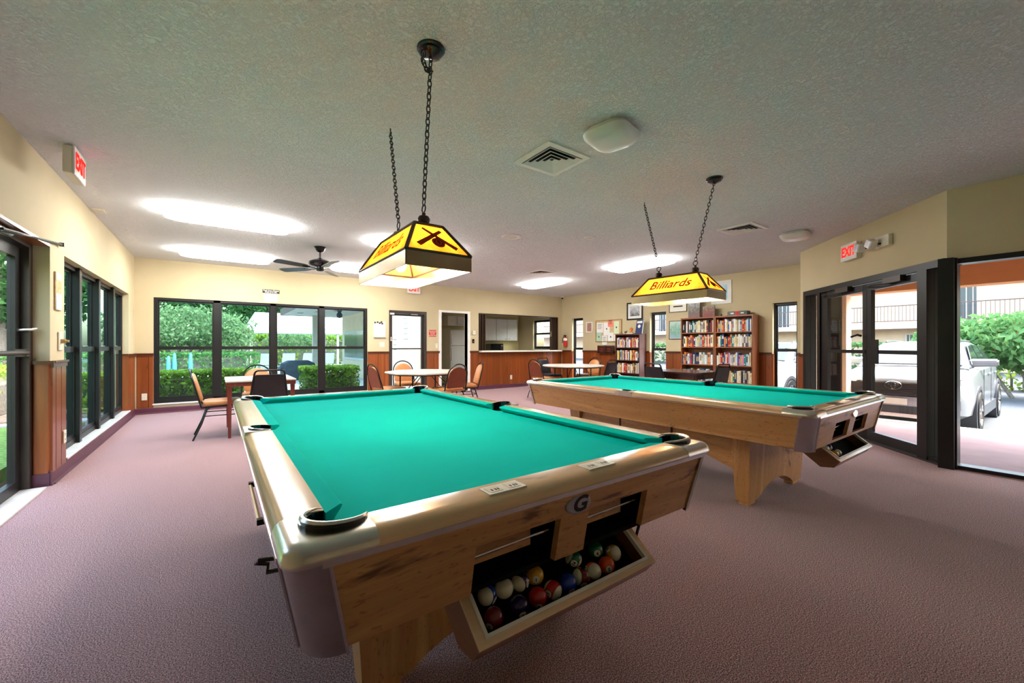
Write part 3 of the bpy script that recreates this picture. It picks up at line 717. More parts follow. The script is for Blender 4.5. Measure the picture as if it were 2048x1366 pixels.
L1 = [(10,.637,.122,aim(R(-60),R(20),R(70)),'dark striped ball with pale band in the emblem table tray corner'),
 (7,.628,.062,aim(R(-150),R(20)),'solid maroon ball at the corner of the emblem table tray'),
 (0,.697,.122,aim(0,0),'plain cream cue ball beside the striped dark ball'),
 (12,.757,.122,aim(R(-60),0,R(90)),'cream ended striped ball between cue ball and yellow ball'),
 (4,.717,.062,aim(R(-100),R(25)),'solid dark purple ball in front of the cream balls'),
 (1,.816,.122,aim(R(60),0),'solid yellow ball behind the red ball in tray'),
 (3,.788,.062,aim(R(60),R(-30)),'solid red ball beside the dark purple ball'),
 (11,.849,.062,aim(R(15),R(0),R(105)),'red striped ball showing its cream end beside red ball'),
 (2,.913,.062,aim(R(-100),R(30)),'solid blue ball showing its number in emblem table tray'),
 (15,.971,.062,aim(R(-110),R(30),R(70)),'maroon and cream striped ball beside the blue ball'),
 (14,.985,.122,aim(R(-130),R(5),R(60)),'green and cream striped ball at the tray back edge'),
 (13,1.029,.062,aim(R(-30),R(20),R(60)),'orange and cream striped ball beside solid orange ball'),
 (5,1.097,.062,aim(R(60),0),'solid orange ball near the empty end of the tray'),
 (6,1.092,.122,aim(R(60),0),'solid green ball behind the solid orange ball'),
 (9,1.156,.088,aim(R(-20),R(40),R(60)),'yellow and cream striped ball nearest the empty tray end')]
for num, x, tt, ro, lab in L1: ball(num, traypos(x-T1C.x, tt, T1C), ro, lab, G1)
L2 = [(14,-.285,.122,aim(R(-60),0,R(60)),'green and cream striped ball in the entrance side table tray'),
 (0,-.225,.122,aim(0,0),'plain cream cue ball in the entrance side table tray'),
 (2,-.165,.122,aim(R(60),0),'solid blue ball in the entrance side table tray'),
 (10,-.135,.064,aim(R(-40),0,R(60)),'blue and cream striped ball in the entrance side table tray'),
 (1,-.195,.062,aim(R(60),0),'solid yellow ball in the entrance side table tray'),
 (5,-.254,.062,aim(R(60),0),'solid orange ball in the entrance side table tray'),
 (12,-.30,.064+.0,aim(R(-30),0,R(30)),'cream and purple striped ball in the entrance side table tray')]
L2[-1] = (12,-.3125,.062,aim(R(-30),0,R(30)),L2[-1][4])
L2[0] = (14,-.29,.122,L2[0][3],L2[0][4])
L2[-1] = (12,-.3125+.0,.062,L2[-1][3],L2[-1][4])
for num, x, tt, ro, lab in L2[:-1]: ball(num, traypos(x, tt, T2C), ro, lab, G2)
# ------------------------------------------------------------------ billiard lamps
def ambermat():
    m, n, l, out = newmat('amber_art_glass')
    co = coords(n, l, (1,1,1))
    c = ramp(n, l, noise(n, l, co, 22, 5, .6, 1.2), [(.3, (.80,.40,.07)), (.7, (.93,.57,.17))])
    d = n.new('ShaderNodeBsdfDiffuse'); t = n.new('ShaderNodeBsdfTranslucent'); mx = n.new('ShaderNodeMixShader'); mx.inputs[0].default_value = .6
    l.new(c, d.inputs[0]); l.new(c, t.inputs[0]); l.new(d.outputs[0], mx.inputs[1]); l.new(t.outputs[0], mx.inputs[2]); l.new(mx.outputs[0], out.inputs[0]); return m
def transl(name, c):
    m, n, l, out = newmat(name)
    d = n.new('ShaderNodeBsdfDiffuse'); t = n.new('ShaderNodeBsdfTranslucent'); mx = n.new('ShaderNodeMixShader'); mx.inputs[0].default_value = .5
    d.inputs[0].default_value = rgba(c); t.inputs[0].default_value = rgba(c); l.new(d.outputs[0], mx.inputs[1]); l.new(t.outputs[0], mx.inputs[2]); l.new(mx.outputs[0], out.inputs[0]); return m
MT['amber'] = ambermat(); MT['redglass'] = transl('red_art_glass', (.80,.13,.06)); MT['lead'] = transl('dark_lead_line', (.20,.02,.01))
MT['lampwood'] = wood('lamp_dark_wood', (.07,.026,.012), (.05,.018,.009), (.02,.008,.005), 'y', 9, .72, .3)
MT['lampmetal'] = plain('lamp_brushed_metal', (.44,.36,.24), .26, .95, .5, .12, 9)
LINK = MB().tube([(.011*math.sin(a)*1.0, 0, .021*math.cos(a)) for a in [2*PI*k/12 for k in range(12)]], .0032, 6, True).mesh('chain_link', MT['blackm'], True)
def chain(parent, P, Q, step=.031):
    P = Vector(P); Q = Vector(Q); d = Q-P; n = max(2, int(d.length/step)); q = d.to_track_quat('Z', 'X')
    for k in range(n):
        o = link('chain_link', LINK, parent, P + d*((k+.5)/n))
        o.rotation_euler = (q.to_matrix() @ Matrix.Rotation(PI/2*(k % 2)+.3, 3, 'Z')).to_euler()
def orient(X, Y): X = Vector(X).normalized(); Y = Vector(Y).normalized(); Z = X.cross(Y); return Matrix((X, Y, Z)).transposed()
def billiard_lamp(label, c, rz, up):
    t = thing('billiard_lamp', label, 'pendant lamp', c, rz, 'billiard lamps over the pool tables')
    W, L, B, Hh, TX, TY = .178, .39, .078, .25, .08, .255
    mb = MB(); th = .004
    for s in (-1, 1):
        mb.box(s*W-th, -L, 0, s*W+th, L, B); mb.box(-W, s*L-th, 0, W, s*L+th, B)
    mb.build('band', MT['lampmetal'], t)
    bt = {(sx_, sy_): Vector((sx_*W, sy_*L, B)) for sx_ in (-1,1) for sy_ in (-1,1)}; tp = {k: Vector((k[0]*TX, k[1]*TY, Hh)) for k in bt}
    def strip(a, b, r=.010): return MB().tube([a, b], r, 6)
    fr = MB()
    for k in bt: fr.tube([bt[k], tp[k]], .011, 6)
    for a, b in (((-1,-1),(-1,1)),((1,-1),(1,1)),((-1,-1),(1,-1)),((-1,1),(1,1))):
        fr.tube([bt[a], bt[b]], .008, 6); fr.tube([tp[a], tp[b]], .010, 6)
    fr.box(-TX, -TY, Hh-.004, TX, TY, Hh+.006)
    fr.build('frame', MT['lampwood'], t)
    def panel(k): return [bt[k[0]], bt[k[1]], tp[k[1]], tp[k[0]]]
    for k, rt in ((((-1,1),(-1,-1)), Vector((0,-1,0))), (((1,-1),(1,1)), Vector((0,1,0))), (((-1,-1),(1,-1)), Vector((1,0,0))), (((1,1),(-1,1)), Vector((-1,0,0)))):
        q = panel(k); up_ = ((q[2]+q[3])/2-(q[0]+q[1])/2); M3 = orient(rt, up_); nrm = M3.col[2]
        MB().hexa([p - nrm*.002 for p in q] + [p + nrm*.001 for p in q]).build('art_glass_panel', MT['amber'], t)
        mid = sum(q, Vector())/4 + nrm*.0035
        if abs(rt.y) > .5:
            text('lettering', 'Billiards', .128, MT['lead'], t, mid - up_.normalized()*.002, M3.to_euler(), .0004, .28, 1.05, .0015)
            text('lettering', 'Billiards', .128, MT['redglass'], t, mid + nrm*.0010 - up_.normalized()*.002, M3.to_euler(), .0003, .28, 1.05, -.0022)
        else:
            o = MB()
            def cue(a, b, w0, w1, z):
                a = Vector(a); b = Vector(b); d_ = (b-a).normalized(); n_ = Vector((-d_.y, d_.x))
                for e, mi, zz in ((.004, 0, z), (0, 1, z+.0008)):
                    A, Bq = a-d_*e, b+d_*e
                    o.hexa([(*(A+n_*(w0+e)), zz), (*(A-n_*(w0+e)), zz), (*(Bq-n_*(w1+e)), zz), (*(Bq+n_*(w1+e)), zz)] + [(*(A+n_*(w0+e)), zz+.0006), (*(A-n_*(w0+e)), zz+.0006), (*(Bq-n_*(w1+e)), zz+.0006), (*(Bq+n_*(w1+e)), zz+.0006)], mi)
            cue((-.10,-.062), (.048,.062), .010, .005, 0); cue((.105,-.066), (-.048,.066), .010, .003, .0012)
            for r_, mi, z_ in ((.036,0,.002),(.031,1,.0026),(.024,0,.0032),(.020,1,.0038)): o.lathe([(r_,z_),(r_,z_+.0006)], 20, (.012,-.035,0), mi)
            e = o.build('cue_motif', [MT['lead'], MT['redglass']], t); e.location = mid; e.rotation_euler = M3.to_euler()
            text('numeral', '8', .034, MT['lead'], e, (.012,-.035,.005), (0,0,0), .0004)
    for s in (-1, 1):
        sk = MB().lathe([(.004,.145),(.02,.145),(.02,.235),(.012,.245),(.004,.245)], 12, (0, s*.15, 0)).build('bulb_socket', MT['white'], t)
        MB().sphere((0, s*.15, .105), .034, 16, 10, 0, None, (1,1,1.25)).build('bulb', MT['bulb'], sk, smooth=True)
        ys = s*.19
        MB().lathe([(.03,Hh+.004),(.03,Hh+.014),(.022,Hh+.018),(.032,Hh+.03),(.034,Hh+.048),(.026,Hh+.062),(.010,Hh+.068),(.010,Hh+.08),(.003,Hh+.085)], 14, (0, ys, 0)).build('finial', MT['lampwood'], t, smooth=True)
        MB().tube([(0, ys+.022*math.cos(a), Hh+.105+.022*math.sin(a)) for a in [2*PI*k/14 for k in range(14)]], .0035, 6, True).build('hanging_ring', MT['blackm'], t, smooth=True)
        U = Vector(up[0 if s < 0 else 1])
        chain(t, (0, ys, Hh+.125), U - Vector((0,0,.03)))
        if s < 0:
            MB().lathe([(.072,0),(.072,-.008),(.06,-.014),(.062,-.026),(.045,-.036),(.02,-.042),(.004,-.05)], 20, U).build('ceiling_canopy', MT['blackg'], t, smooth=True)
            Lp = [U+Vector(p) for p in ((-.05,-.02,-.045),(-.055,-.02,-.09),(-.03,-.01,-.125),(.0,0,-.115))]
            if 'G emblem' in label: 
                for a, b in zip(Lp[:-1], Lp[1:]): chain(t, a, b, .03)
        else: MB().tube([U+Vector((0,0,.002)), U+Vector((0,0,-.02)), U+Vector((.008,0,-.03)), U+Vector((0,0,-.036))], .004, 6).build('ceiling_hook', MT['blackm'], t)
    return t
def rel(p, c, rz): v = Vector(p)-Vector(c); return Matrix.Rotation(-rz, 3, 'Z') @ v
c1 = (.909, 2.262, 1.59); c2 = (3.66, 2.30, 1.63); r2 = R(3)
billiard_lamp('amber glass billiard lamp above the pool table with G emblem', c1, 0, (rel((.904,1.969,CH), c1, 0), rel((1.001,2.858,CH), c1, 0)))
billiard_lamp('amber glass billiard lamp above the pool table by the entrance', c2, r2, (rel((3.724,1.955,CH), c2, r2), rel((3.736,2.725,CH), c2, r2)))

# ------------------------------------------------------------------ ceiling fixtures
def rrect(hx, hy, r, n=5):
    p = []
    for cx_, cy_, a in ((hx-r, hy-r, 0), (-hx+r, hy-r, PI/2), (-hx+r, -hy+r, PI), (hx-r, -hy+r, 1.5*PI)): p += arc(cx_, cy_, r, a, a+PI/2, n)
    return p
HOUS = MB().prism(rrect(.59, .13, .01, 1), -.035, -.001).mesh('housing', MT['white'])
def dring(hx, hy, r, z): return [(a, b, z) for a, b in rrect(hx, hy, r)]
LENS = MB().loft([dring(.62,.20,.06,-.03), dring(.635,.215,.07,-.045), dring(.62,.205,.09,-.068), dring(.56,.16,.10,-.088), dring(.48,.10,.08,-.092)]).mesh('diffuser', MT['fluo'], True)
for x, y, rz, lab in ((.14,5.99,0,'long lit ceiling fixture before the wide back window, farther from window'), (.14,8.40,0,'long lit ceiling fixture right before the wide back window'), (2.47,5.95,0,'lit ceiling fixture behind the amber lamp'), (2.42,8.32,0,'lit ceiling fixture behind the ceiling fan'),
                      (6.45,7.62,PI/2,'lit ceiling fixture near the serving hatch corner'), (6.42,4.78,PI/2,'lit ceiling fixture behind the entrance side amber lamp')):
    t = thing('ceiling_light', lab, 'ceiling light', (x,y,CH), rz, 'long fluorescent ceiling lights')
    link('housing', HOUS, t); link('diffuser', LENS, t)
def vent(x, y, lab):
    t = thing('ceiling_vent', lab, 'vent', (x,y,CH), 0, 'square ceiling vents'); h = .225
    mb = MB(); f = [rrect(h, h, .004, 1), rrect(h-.045, h-.045, .004, 1)]
    mb.loft([[(a,b,-.001) for a,b in f[0]], [(a,b,-.012) for a,b in f[0]], [(a,b,-.016) for a,b in f[1]], [(a,b,-.001) for a,b in f[1]]], cap=False); mb.build('frame', MT['white'], t)
    MB().box(-h+.04,-h+.04,-.003,h-.04,h-.04,-.0015).build('backing', MT['black'], t)
    for k in range(4):
        a = h-.05-k*.042; b = a-.032
        MB().loft([[(p,q,-.018) for p,q in rrect(a,a,.003,1)], [(p,q,-.004) for p,q in rrect(b,b,.003,1)], [(p,q,-.0035) for p,q in rrect(b-.002,b-.002,.003,1)], [(p,q,-.0195) for p,q in rrect(a-.002,a-.002,.003,1)]], cap=False).build('louver', MT['white'], t)
vent(2.25, 2.545, 'square ceiling vent beside the frosted dome light'); vent(5.61, 2.575, 'square ceiling vent above the entrance side of the room'); vent(5.51, 6.56, 'square ceiling vent beside the hatch corner light')
def dome(x, y, lab, r=.165):
    t = thing('dome_light', lab, 'ceiling light', (x,y,CH), .2, 'unlit dome ceiling lights')
    MB().loft([dring(r*.9,r*.9,r*.5,-.001), dring(r*.9,r*.9,r*.5,-.02)]).build('base', MT['white'], t)
    MB().loft([dring(r,r,r*.5,-.02), dring(r*1.04,r*1.04,r*.52,-.035), dring(r,r,r*.55,-.06), dring(r*.85,r*.85,r*.55,-.085), dring(r*.6,r*.6,r*.5,-.098), dring(r*.2,r*.2,r*.15,-.103)]).build('frosted_shade', MT['diff_off'], t, smooth=True)
dome(2.30, 1.955, 'frosted dome ceiling light beside the large vent'); dome(6.42, 2.25, 'frosted dome ceiling light above the entrance doors')
for x, y, r_, lab in ((3.38,4.68,.14,'large round ceiling speaker cover'), (4.31,4.06,.085,'small round ceiling cover plate')):
    t = thing('speaker_cover', lab, 'speaker', (x,y,CH))
    MB().lathe([(r_*.78,-.001),(r_,-.001),(r_,-.006),(r_*.9,-.012),(r_*.78,-.008)], 28).build('rim', MT['white'], t, smooth=True)
    MB().lathe([(r_*.78,-.001),(r_*.76,-.006),(r_*.5,-.009),(.004,-.010)], 28).build('grille', MT['diff_off'], t, smooth=True)
MB().prism(rrect(.05,.08,.004,1), -.014, -.001).build('access_plate', MT['offwhite'], None, bevel=.003, loc=(-1.085,6.52,CH), label='small beige plate on the ceiling by the left wall', cat='plate')
# ceiling fan
t = thing('ceiling_fan', 'black five blade ceiling fan on a short rod', 'ceiling fan', (1.307,6.92,CH))
MB().lathe([(.085,-.001),(.085,-.012),(.07,-.03),(.065,-.05),(.045,-.075),(.02,-.085),(.004,-.086)], 20).build('canopy', MT['blackg'], t, smooth=True)
MB().lathe([(.013,-.08),(.013,-.17),(.04,-.185),(.045,-.2)], 14).build('down_rod', MT['blackg'], t, smooth=True)
MB().lathe([(.03,-.19),(.10,-.205),(.155,-.235),(.165,-.265),(.15,-.29),(.10,-.31),(.06,-.32),(.06,-.35),(.05,-.375),(.004,-.38)], 24).build('motor_housing', MT['blackg'], t, smooth=True)
for k in range(5):
    a = R(347.5+72*k); M4 = Matrix.Rotation(a, 4, 'Z') @ Matrix.Translation((0,0,-.335)) @ Matrix.Rotation(R(12), 4, 'X')
    b = MB().prism([(.23,-.05),(.30,-.062),(.66,-.072),(.70,-.06),(.71,0),(.70,.06),(.66,.072),(.30,.062),(.23,.05)], -.003, .003, 'z', 0, M4).build('blade', MT['fanblade'], t)
    MB().prism([(.05,-.012),(.17,-.014),(.2,-.04),(.27,-.03),(.29,0),(.27,.03),(.2,.04),(.17,.014),(.05,.012)], -.007, -.003, 'z', 0, M4).build('blade_iron', MT['blackg'], b)
# exit signs
def exit_sign(loc, rz, lab, body='offwhite', ceil=True, top=True):
    t = thing('exit_sign', lab, 'exit sign', loc, rz, 'illuminated exit signs')
    MB().box(-.16,0,-.105,.16,.055,.105).build('housing', MT['offwhite'], t, bevel=.006)
    MB().box(-.162,-.012,-.11,.162,.0,.11).build('face', MT['white'], t, bevel=.004)
    text('letters', 'EXIT', .175, MT['red_led'], t, (0,-.014,0), (PI/2,0,0), .001, 0, .78, .006)
    if ceil: MB().box(-.07,-.0,.105,.07,.06,.12).build('mount', MT['white'], t)
    return t
exit_sign((-.892,4.65,CH-.121), R(90), 'exit sign hanging from the ceiling near the left wall')
ex = Vector((BW.x, BW.y)) + (AW-BW).normalized()*1.385
nA = Vector((-.705,.709))
exit_sign((ex.x+nA.x*.056, ex.y+nA.y*.056, 2.455), R(-135), 'exit sign on the cream wall above the glass entrance', ceil=False)
exit_sign((3.93,YB-.057,2.60), 0, 'exit sign above the back exit door', ceil=False)
# emergency twin light
ex = Vector((BW.x, BW.y)) + (AW-BW).normalized()*.84
t = thing('emergency_light', 'emergency light with two square lamp heads beside exit sign', 'emergency light', (ex.x+nA.x*.05, ex.y+nA.y*.05, 2.445), R(-135))
MB().box(-.10,.0,-.06,.14,.049,.07).build('housing', MT['offwhite'], t, bevel=.006)
for xx, rr in ((-.03, .6), (-.24, .3)):
    MB().box(-.05,-.11,-.05,.05,-.03,.05, T=Matrix.Translation((xx,0,-.01)) @ Matrix.Rotation(rr,4,'Y')).build('lamp_head', MT['white'], t, bevel=.006)
    MB().box(-.042,-.114,-.042,.042,-.11,.042, T=Matrix.Translation((xx,0,-.01)) @ Matrix.Rotation(rr,4,'Y')).build('lens', MT['trim'], t)
    MB().tube([(xx+.02,-.04,-.02),(xx+.05,0.01,-.02),(max(xx+.06,-.09),.03,-.02)], .012, 8).build('swivel_arm', MT['blackm'], t)
# dome camera
t = thing('security_camera', 'small white dome camera in the far ceiling corner', 'camera', (8.80,9.46,CH))
MB().lathe([(.055,-.001),(.055,-.02),(.05,-.03),(.004,-.032)], 18).build('base', MT['white'], t, smooth=True)
MB().sphere((0,0,-.04), .035, 14, 8).build('dome', MT['blackg'], t, smooth=True)
# ------------------------------------------------------------------ chairs
def chair_frame(t, W, mat, top):
    # sitter faces +y ; seat height .45
    for s in (-1, 1):
        x = s*W/2
        MB().tube([(x, .20, .43), (x*1.02, .215, .2), (x*1.04, .225, 0)], .011, 8).build('leg', mat, t, smooth=True)
        MB().tube([(x, .20, .425), (x, -.10, .415), (x*1.01, -.145, .38), (x*1.03, -.20, .2), (x*1.06, -.285, 0)], .011, 8).build('leg', mat, t, smooth=True)
        MB().tube([(x*1.02, .212, .30), (x*1.02, -.172, .30)], .007, 6).build('side_stretcher', mat, t)
    MB().tube([(-W/2*1.02, -.172, .30), (W/2*1.02, -.172, .30)], .007, 6).build('back_stretcher', mat, t)
    MB().tube(top, .012, 8).build('back_frame', mat, t, smooth=True)
def yb(z): return -.195 - (z-.40)*.26          # lean of the back
def chair(kind):
    W = .43
    t = thing('dining_chair' if kind == 'tan' else 'stacking_chair', 'x y z chair', 'chair')
    if kind == 'tan':
        pts = []
        path = [(-W/2, .41), (-W/2*.99, .55), (-W/2*.93, .66)] + [(W/2*.93*math.cos(PI-PI*i/12), .70+.195*math.sin(PI*i/12)) for i in range(13)] + [(W/2*.93, .66), (W/2*.99, .55), (W/2, .41)]
        top = [(x, yb(z), z) for x, z in path]
        top = [(-W/2, -.08, .415)] + top + [(W/2, -.08, .415)]
        chair_frame(t, W, MT['blackm'], top)
        pad = [(-.185,.50),(-.188,.60),(-.178,.70)] + [(.172*math.cos(PI-PI*i/10), .72+.125*math.sin(PI*i/10)**1.1) for i in range(1, 10)] + [(.178,.70),(.188,.60),(.185,.50),(.16,.485),(-.16,.485)]
        def ring(s, d): 
            cz = .68
            return [(x*s, yb(cz+(z-cz)*s)+d, cz+(z-cz)*s) for x, z in pad]
        MB().loft([ring(.93,.034), ring(.99,.024), ring(1,.012), ring(1,.0)]).build('backrest', MT['tan'], t, smooth=True)
        bk = MB().loft([ring(.985,.001), ring(.985,-.010), ring(.96,-.014)]).build('back_panel', MT['tanb'], t)
    else:
        path = [(-W/2, .41), (-W/2*.97, .55), (-W/2*.82, .80)] + [(-W/2*.79+.045-.045*math.cos(PI/2*i/4), .835+.05*math.sin(PI/2*i/4)) for i in range(5)] + [(W/2*.79-.045+.045*math.sin(PI/2*i/4), .835+.05*math.cos(PI/2*i/4)) for i in range(5)] + [(W/2*.82, .80), (W/2*.97, .55), (W/2, .41)]
        top = [(-W/2, -.08, .415)] + [(x, yb(z), z) for x, z in path] + [(W/2, -.08, .415)]
        chair_frame(t, W, MT['blackm'], top)
        pad = [(-.20,.50),(-.165,.815),(-.15,.83),(.15,.83),(.165,.815),(.20,.50),(.185,.485),(-.185,.485)]
        def ring(s, d):
            cz = .66
            return [(x*s, yb(cz+(z-cz)*s)+d, cz+(z-cz)*s) for x, z in pad]
        MB().loft([ring(.93,.030), ring(.99,.022), ring(1,.012), ring(1,-.008), ring(.97,-.014)]).build('backrest', MT['bvinyl'], t, smooth=True)
    sm = MT['tan'] if kind == 'tan' else MT['bvinyl']
    def sr_(s, z): return [(a*s, b*s+.03, z) for a, b in rrect(.215, .215, .05, 4)]
    MB().loft([sr_(.97,.425), sr_(1,.435), sr_(1,.462), sr_(.95,.478), sr_(.8,.486)]).build('seat', sm, t, smooth=True)
    return t
CT = chair('tan'); CB = chair('black')
used = {}
def put(kind, x, y, rz, label, group):
    src = CT if kind == 'tan' else CB
    if kind not in used:
        used[kind] = 1; src.location = (x,y,0); src.rotation_euler = (0,0,rz); tag(src, label, 'chair', group); return src
    return dup(src, (x,y,0), rz, label, group)
# card table by the back window
def card_table():
    t = thing('card_table', 'square card table with pale top and red brown legs', 'table', (.50, 6.91, 0))
    MB().box(-.41,-.49,.722,.41,.49,.745).build('table_top', MT['tabletop'], t, bevel=.008, seg=2)
    mb = MB(); 
    for s in (-1,1): mb.box(-.40,s*.47-.012,.672,.40,s*.47+.012,.722); mb.box(s*.39-.012,-.46,.672,s*.39+.012,.46,.722)
    mb.build('apron', MT['redwood'], t)
    for sx_ in (-1,1):
        for sy_ in (-1,1):
            x, y = sx_*.365, sy_*.445
            MB().hexa([(x-.016,y-.016,0),(x+.016,y-.016,0),(x+.016,y+.016,0),(x-.016,y+.016,0),(x-.026,y-.026,.672),(x+.026,y-.026,.672),(x+.026,y+.026,.672),(x-.026,y+.026,.672)]).build('leg', MT['redwood'], t)
            MB().tube([(x,y-sy_*.02,.60),(x,y-sy_*.09,.675)], .006, 6).build('brace', MT['blackm'], t)
card_table()
g = 'chairs at the card table by the wide window'
put('tan', .04, 6.76, R(-90), 'tan vinyl chair at the card table, back towards the left wall', g)
put('black', .56, 6.46, 0, 'black vinyl chair at the card table, back to the pool tables', g)
put('tan', .53, 7.46, PI, 'tan vinyl chair at the card table, back to the wide window', g)
def round_table(x, y, r, label, sides, rot=0):
    t = thing('folding_table', label, 'table', (x,y,0), rot, 'round folding tables')
    n = sides
    def ring(q, z): return [(q*math.cos(2*PI*k/n+PI/n), q*math.sin(2*PI*k/n+PI/n), z) for k in range(n)]
    MB().loft([ring(r-.006,.712), ring(r,.718), ring(r,.737), ring(r-.006,.743)]).build('table_top', MT['tabletop'], t)
    MB().loft([ring(r-.05,.690), ring(r-.05,.713)]).build('under_rim', MT['blackm'], t)
    for s in (-1, 1):
        xx = s*r*.5
        MB().tube([(xx, -r*.42, 0), (xx, -r*.42, .69)], .014, 8).build('leg', MT['blackm'], t, smooth=True); MB().tube([(xx, r*.42, 0), (xx, r*.42, .69)], .014, 8).build('leg', MT['blackm'], t, smooth=True)
        MB().tube([(xx, -r*.42, .12), (xx, r*.42, .12)], .010, 6).build('leg_bar', MT['blackm'], t)
        MB().tube([(xx, 0, .12), (xx, 0, .40), (xx-s*r*.36, 0, .69)], .008, 6).build('fold_brace', MT['blackm'], t)
        MB().tube([(xx, -r*.42, .48), (xx-s*r*.3, -r*.3, .69)], .007, 6).build('fold_brace', MT['blackm'], t)
    return t
round_table(3.08, 6.98, .70, 'octagonal folding table with beige top before the exit door', 8)
g = 'tan chairs around the octagonal folding table'
put('tan', 2.43, 7.05, R(-80), 'tan vinyl chair at octagonal table, on the wide window side', g)
put('tan', 3.08, 7.82, R(176), 'tan vinyl chair at octagonal table, back to the exit door', g)
put('tan', 3.26, 6.40, R(8), 'tan vinyl chair at octagonal table, brown back to the pool tables', g)
put('tan', 3.86, 6.86, R(72), 'tan vinyl chair at octagonal table, on the serving hatch side', g)
round_table(6.98, 7.12, .74, 'round folding table in the far corner before the hatch', 28, .4)
g = 'chairs around the round folding table in the far corner'
put('tan', 6.16, 7.28, R(-82), 'tan vinyl chair at the far corner table, back to the octagonal table', g)
put('black', 7.00, 7.98, R(178), 'black vinyl chair at the far corner table, back to the hatch', g)
put('black', 7.18, 6.42, R(6), 'black vinyl chair at the far corner table, back to the dark table', g)
put('tan', 7.80, 7.42, R(95), 'tan vinyl chair at the far corner table, back to bulletin board', g)
t = thing('dark_table', 'dark wooden table in front of the bookcases', 'table', (7.02, 4.26, 0))
MB().box(-.47,-.52,.708,.47,.52,.742).build('table_top', MT['darkwood'], t, bevel=.01, seg=2)
mb = MB()
for s in (-1,1): mb.box(-.41,s*.46-.012,.62,.41,s*.46+.012,.708); mb.box(s*.41-.012,-.45,.62,s*.41+.012,.45,.708)
mb.build('apron', MT['darkwood'], t)
for sx_ in (-1,1):
    for sy_ in (-1,1): MB().hexa([(sx_*.40-.02,sy_*.45-.02,0),(sx_*.40+.02,sy_*.45-.02,0),(sx_*.40+.02,sy_*.45+.02,0),(sx_*.40-.02,sy_*.45+.02,0),(sx_*.40-.03,sy_*.45-.03,.62),(sx_*.40+.03,sy_*.45-.03,.62),(sx_*.40+.03,sy_*.45+.03,.62),(sx_*.40-.03,sy_*.45+.03,.62)]).build('leg', MT['darkwood'], t)
g = 'black chairs at the dark table'
put('black', 6.62, 4.42, R(-92), 'black vinyl chair at the dark table, back to the pool tables', g)
put('black', 7.06, 3.84, R(-6), 'black vinyl chair at the dark table, back to the entrance', g)

# ------------------------------------------------------------------ bookcases
def bookcase(y0, y1, h, shelves, xf, mat, label, side=None, back=None):
    t = thing('bookcase', label, 'bookcase', (xf, (y0+y1)/2, 0))
    D = XR-.035-xf; w_ = (y1-y0)/2; th = .022
    for s in (-1, 1): MB().box(0, s*w_-(th if s > 0 else 0), 0, D, s*w_+(0 if s > 0 else th), h).build('side_panel', side if (side and s < 0) else mat, t)
    MB().box(0.002,-w_+th,h-.03,D,w_-th,h-.0005).build('top_board', mat, t)
    MB().box(D-.008,-w_+th,0,D,w_-th,h-.03).build('back_panel', back or mat, t)
    for z in shelves: MB().box(.004,-w_+th,z-.022,D-.008,w_-th,z).build('shelf', mat, t)
    MB().box(.03,-w_+th,0,.045,w_-th,shelves[-1]-.022 if shelves[-1] < .2 else .08).build('kick_board', mat, t)
    return t
XF = 8.60
bookcase(6.42, 7.19, 1.515, [1.165,.835,.505,.10], XF, MT['case2'], 'low dark bookcase below the blue book')
bookcase(4.520, 5.295, 1.835, [1.50,1.185,.80,.445,.09], XF, MT['case'], 'tall reddish bookcase beside the narrow window')
bookcase(3.745, 4.512, 1.835, [1.50,1.185,.80,.445,.09], XF, MT['case'], 'tall reddish bookcase nearer the entrance doors')
# books: spine faces -x ; unit mesh x 0..1 depth, y 0..1 thickness, z 0..1 height
def bookmesh(mat, kind):
    mb = MB()
    sp = [(.02,0),(.0,.2),(-.012,.5),(.0,.8),(.02,1)]
    mb.prism([(.02,.0),(1,.0),(1,.10),(.05,.10),(.03,.5),(.05,.90),(1,.90),(1,1),(.02,1),(.0,.8),(-.012,.5),(.0,.2)], 0, 1, 'z', 0)
    mb.prism([(.04,.11),(.97,.11),(.97,.89),(.04,.89),(.03,.5)], .02, .98, 'z', 1)
    z0, z1 = [(.62,.86),(.30,.80),(.72,.78)][kind]
    mb.prism([(-.003,.22),(-.016,.5),(-.003,.78),(.004,.78),(.004,.22)], z0, z1, 'z', 2)
    if kind != 1: mb.prism([(-.003,.22),(-.016,.5),(-.003,.78),(.004,.78),(.004,.22)], .10, .17, 'z', 2)
    return mb.mesh('book', [mat, MT['paper'], BAND[rnd.randrange(3)]])
BAND = [plain('gold_title', (.60,.45,.16), .4, .5), plain('white_title', (.8,.8,.78), .5), plain('dark_title', (.03,.03,.04), .5)]
BCOL = {'black':(.015,.015,.017),'navy':(.018,.035,.13),'blue':(.03,.14,.42),'pale blue':(.38,.58,.72),'teal':(.03,.24,.25),'green':(.03,.20,.07),'pale green':(.50,.66,.50),'white':(.78,.77,.73),'cream':(.74,.66,.47),'tan':(.50,.33,.16),
        'orange':(.78,.24,.05),'red':(.50,.03,.025),'dark red':(.19,.018,.02),'pink':(.82,.20,.36),'yellow':(.80,.55,.07),'grey':(.36,.36,.36),'brown':(.16,.07,.03),'lilac':(.44,.38,.62)}
BKM = {}
def book(col, x, y, z, d, th, h, label, group, tilt=0):
    k = rnd.randrange(3)
    if (col, k) not in BKM: BKM[(col, k)] = bookmesh(BMAT[col], k)
    return link('book', BKM[(col, k)], None, (x, y, z), (tilt, 0, 0), (d, th, h), label, 'book', group)
BMAT = {c: plain('book_cloth_' + c.replace(' ', '_'), v, .5, 0, .4, .12, 30) for c, v in BCOL.items()}
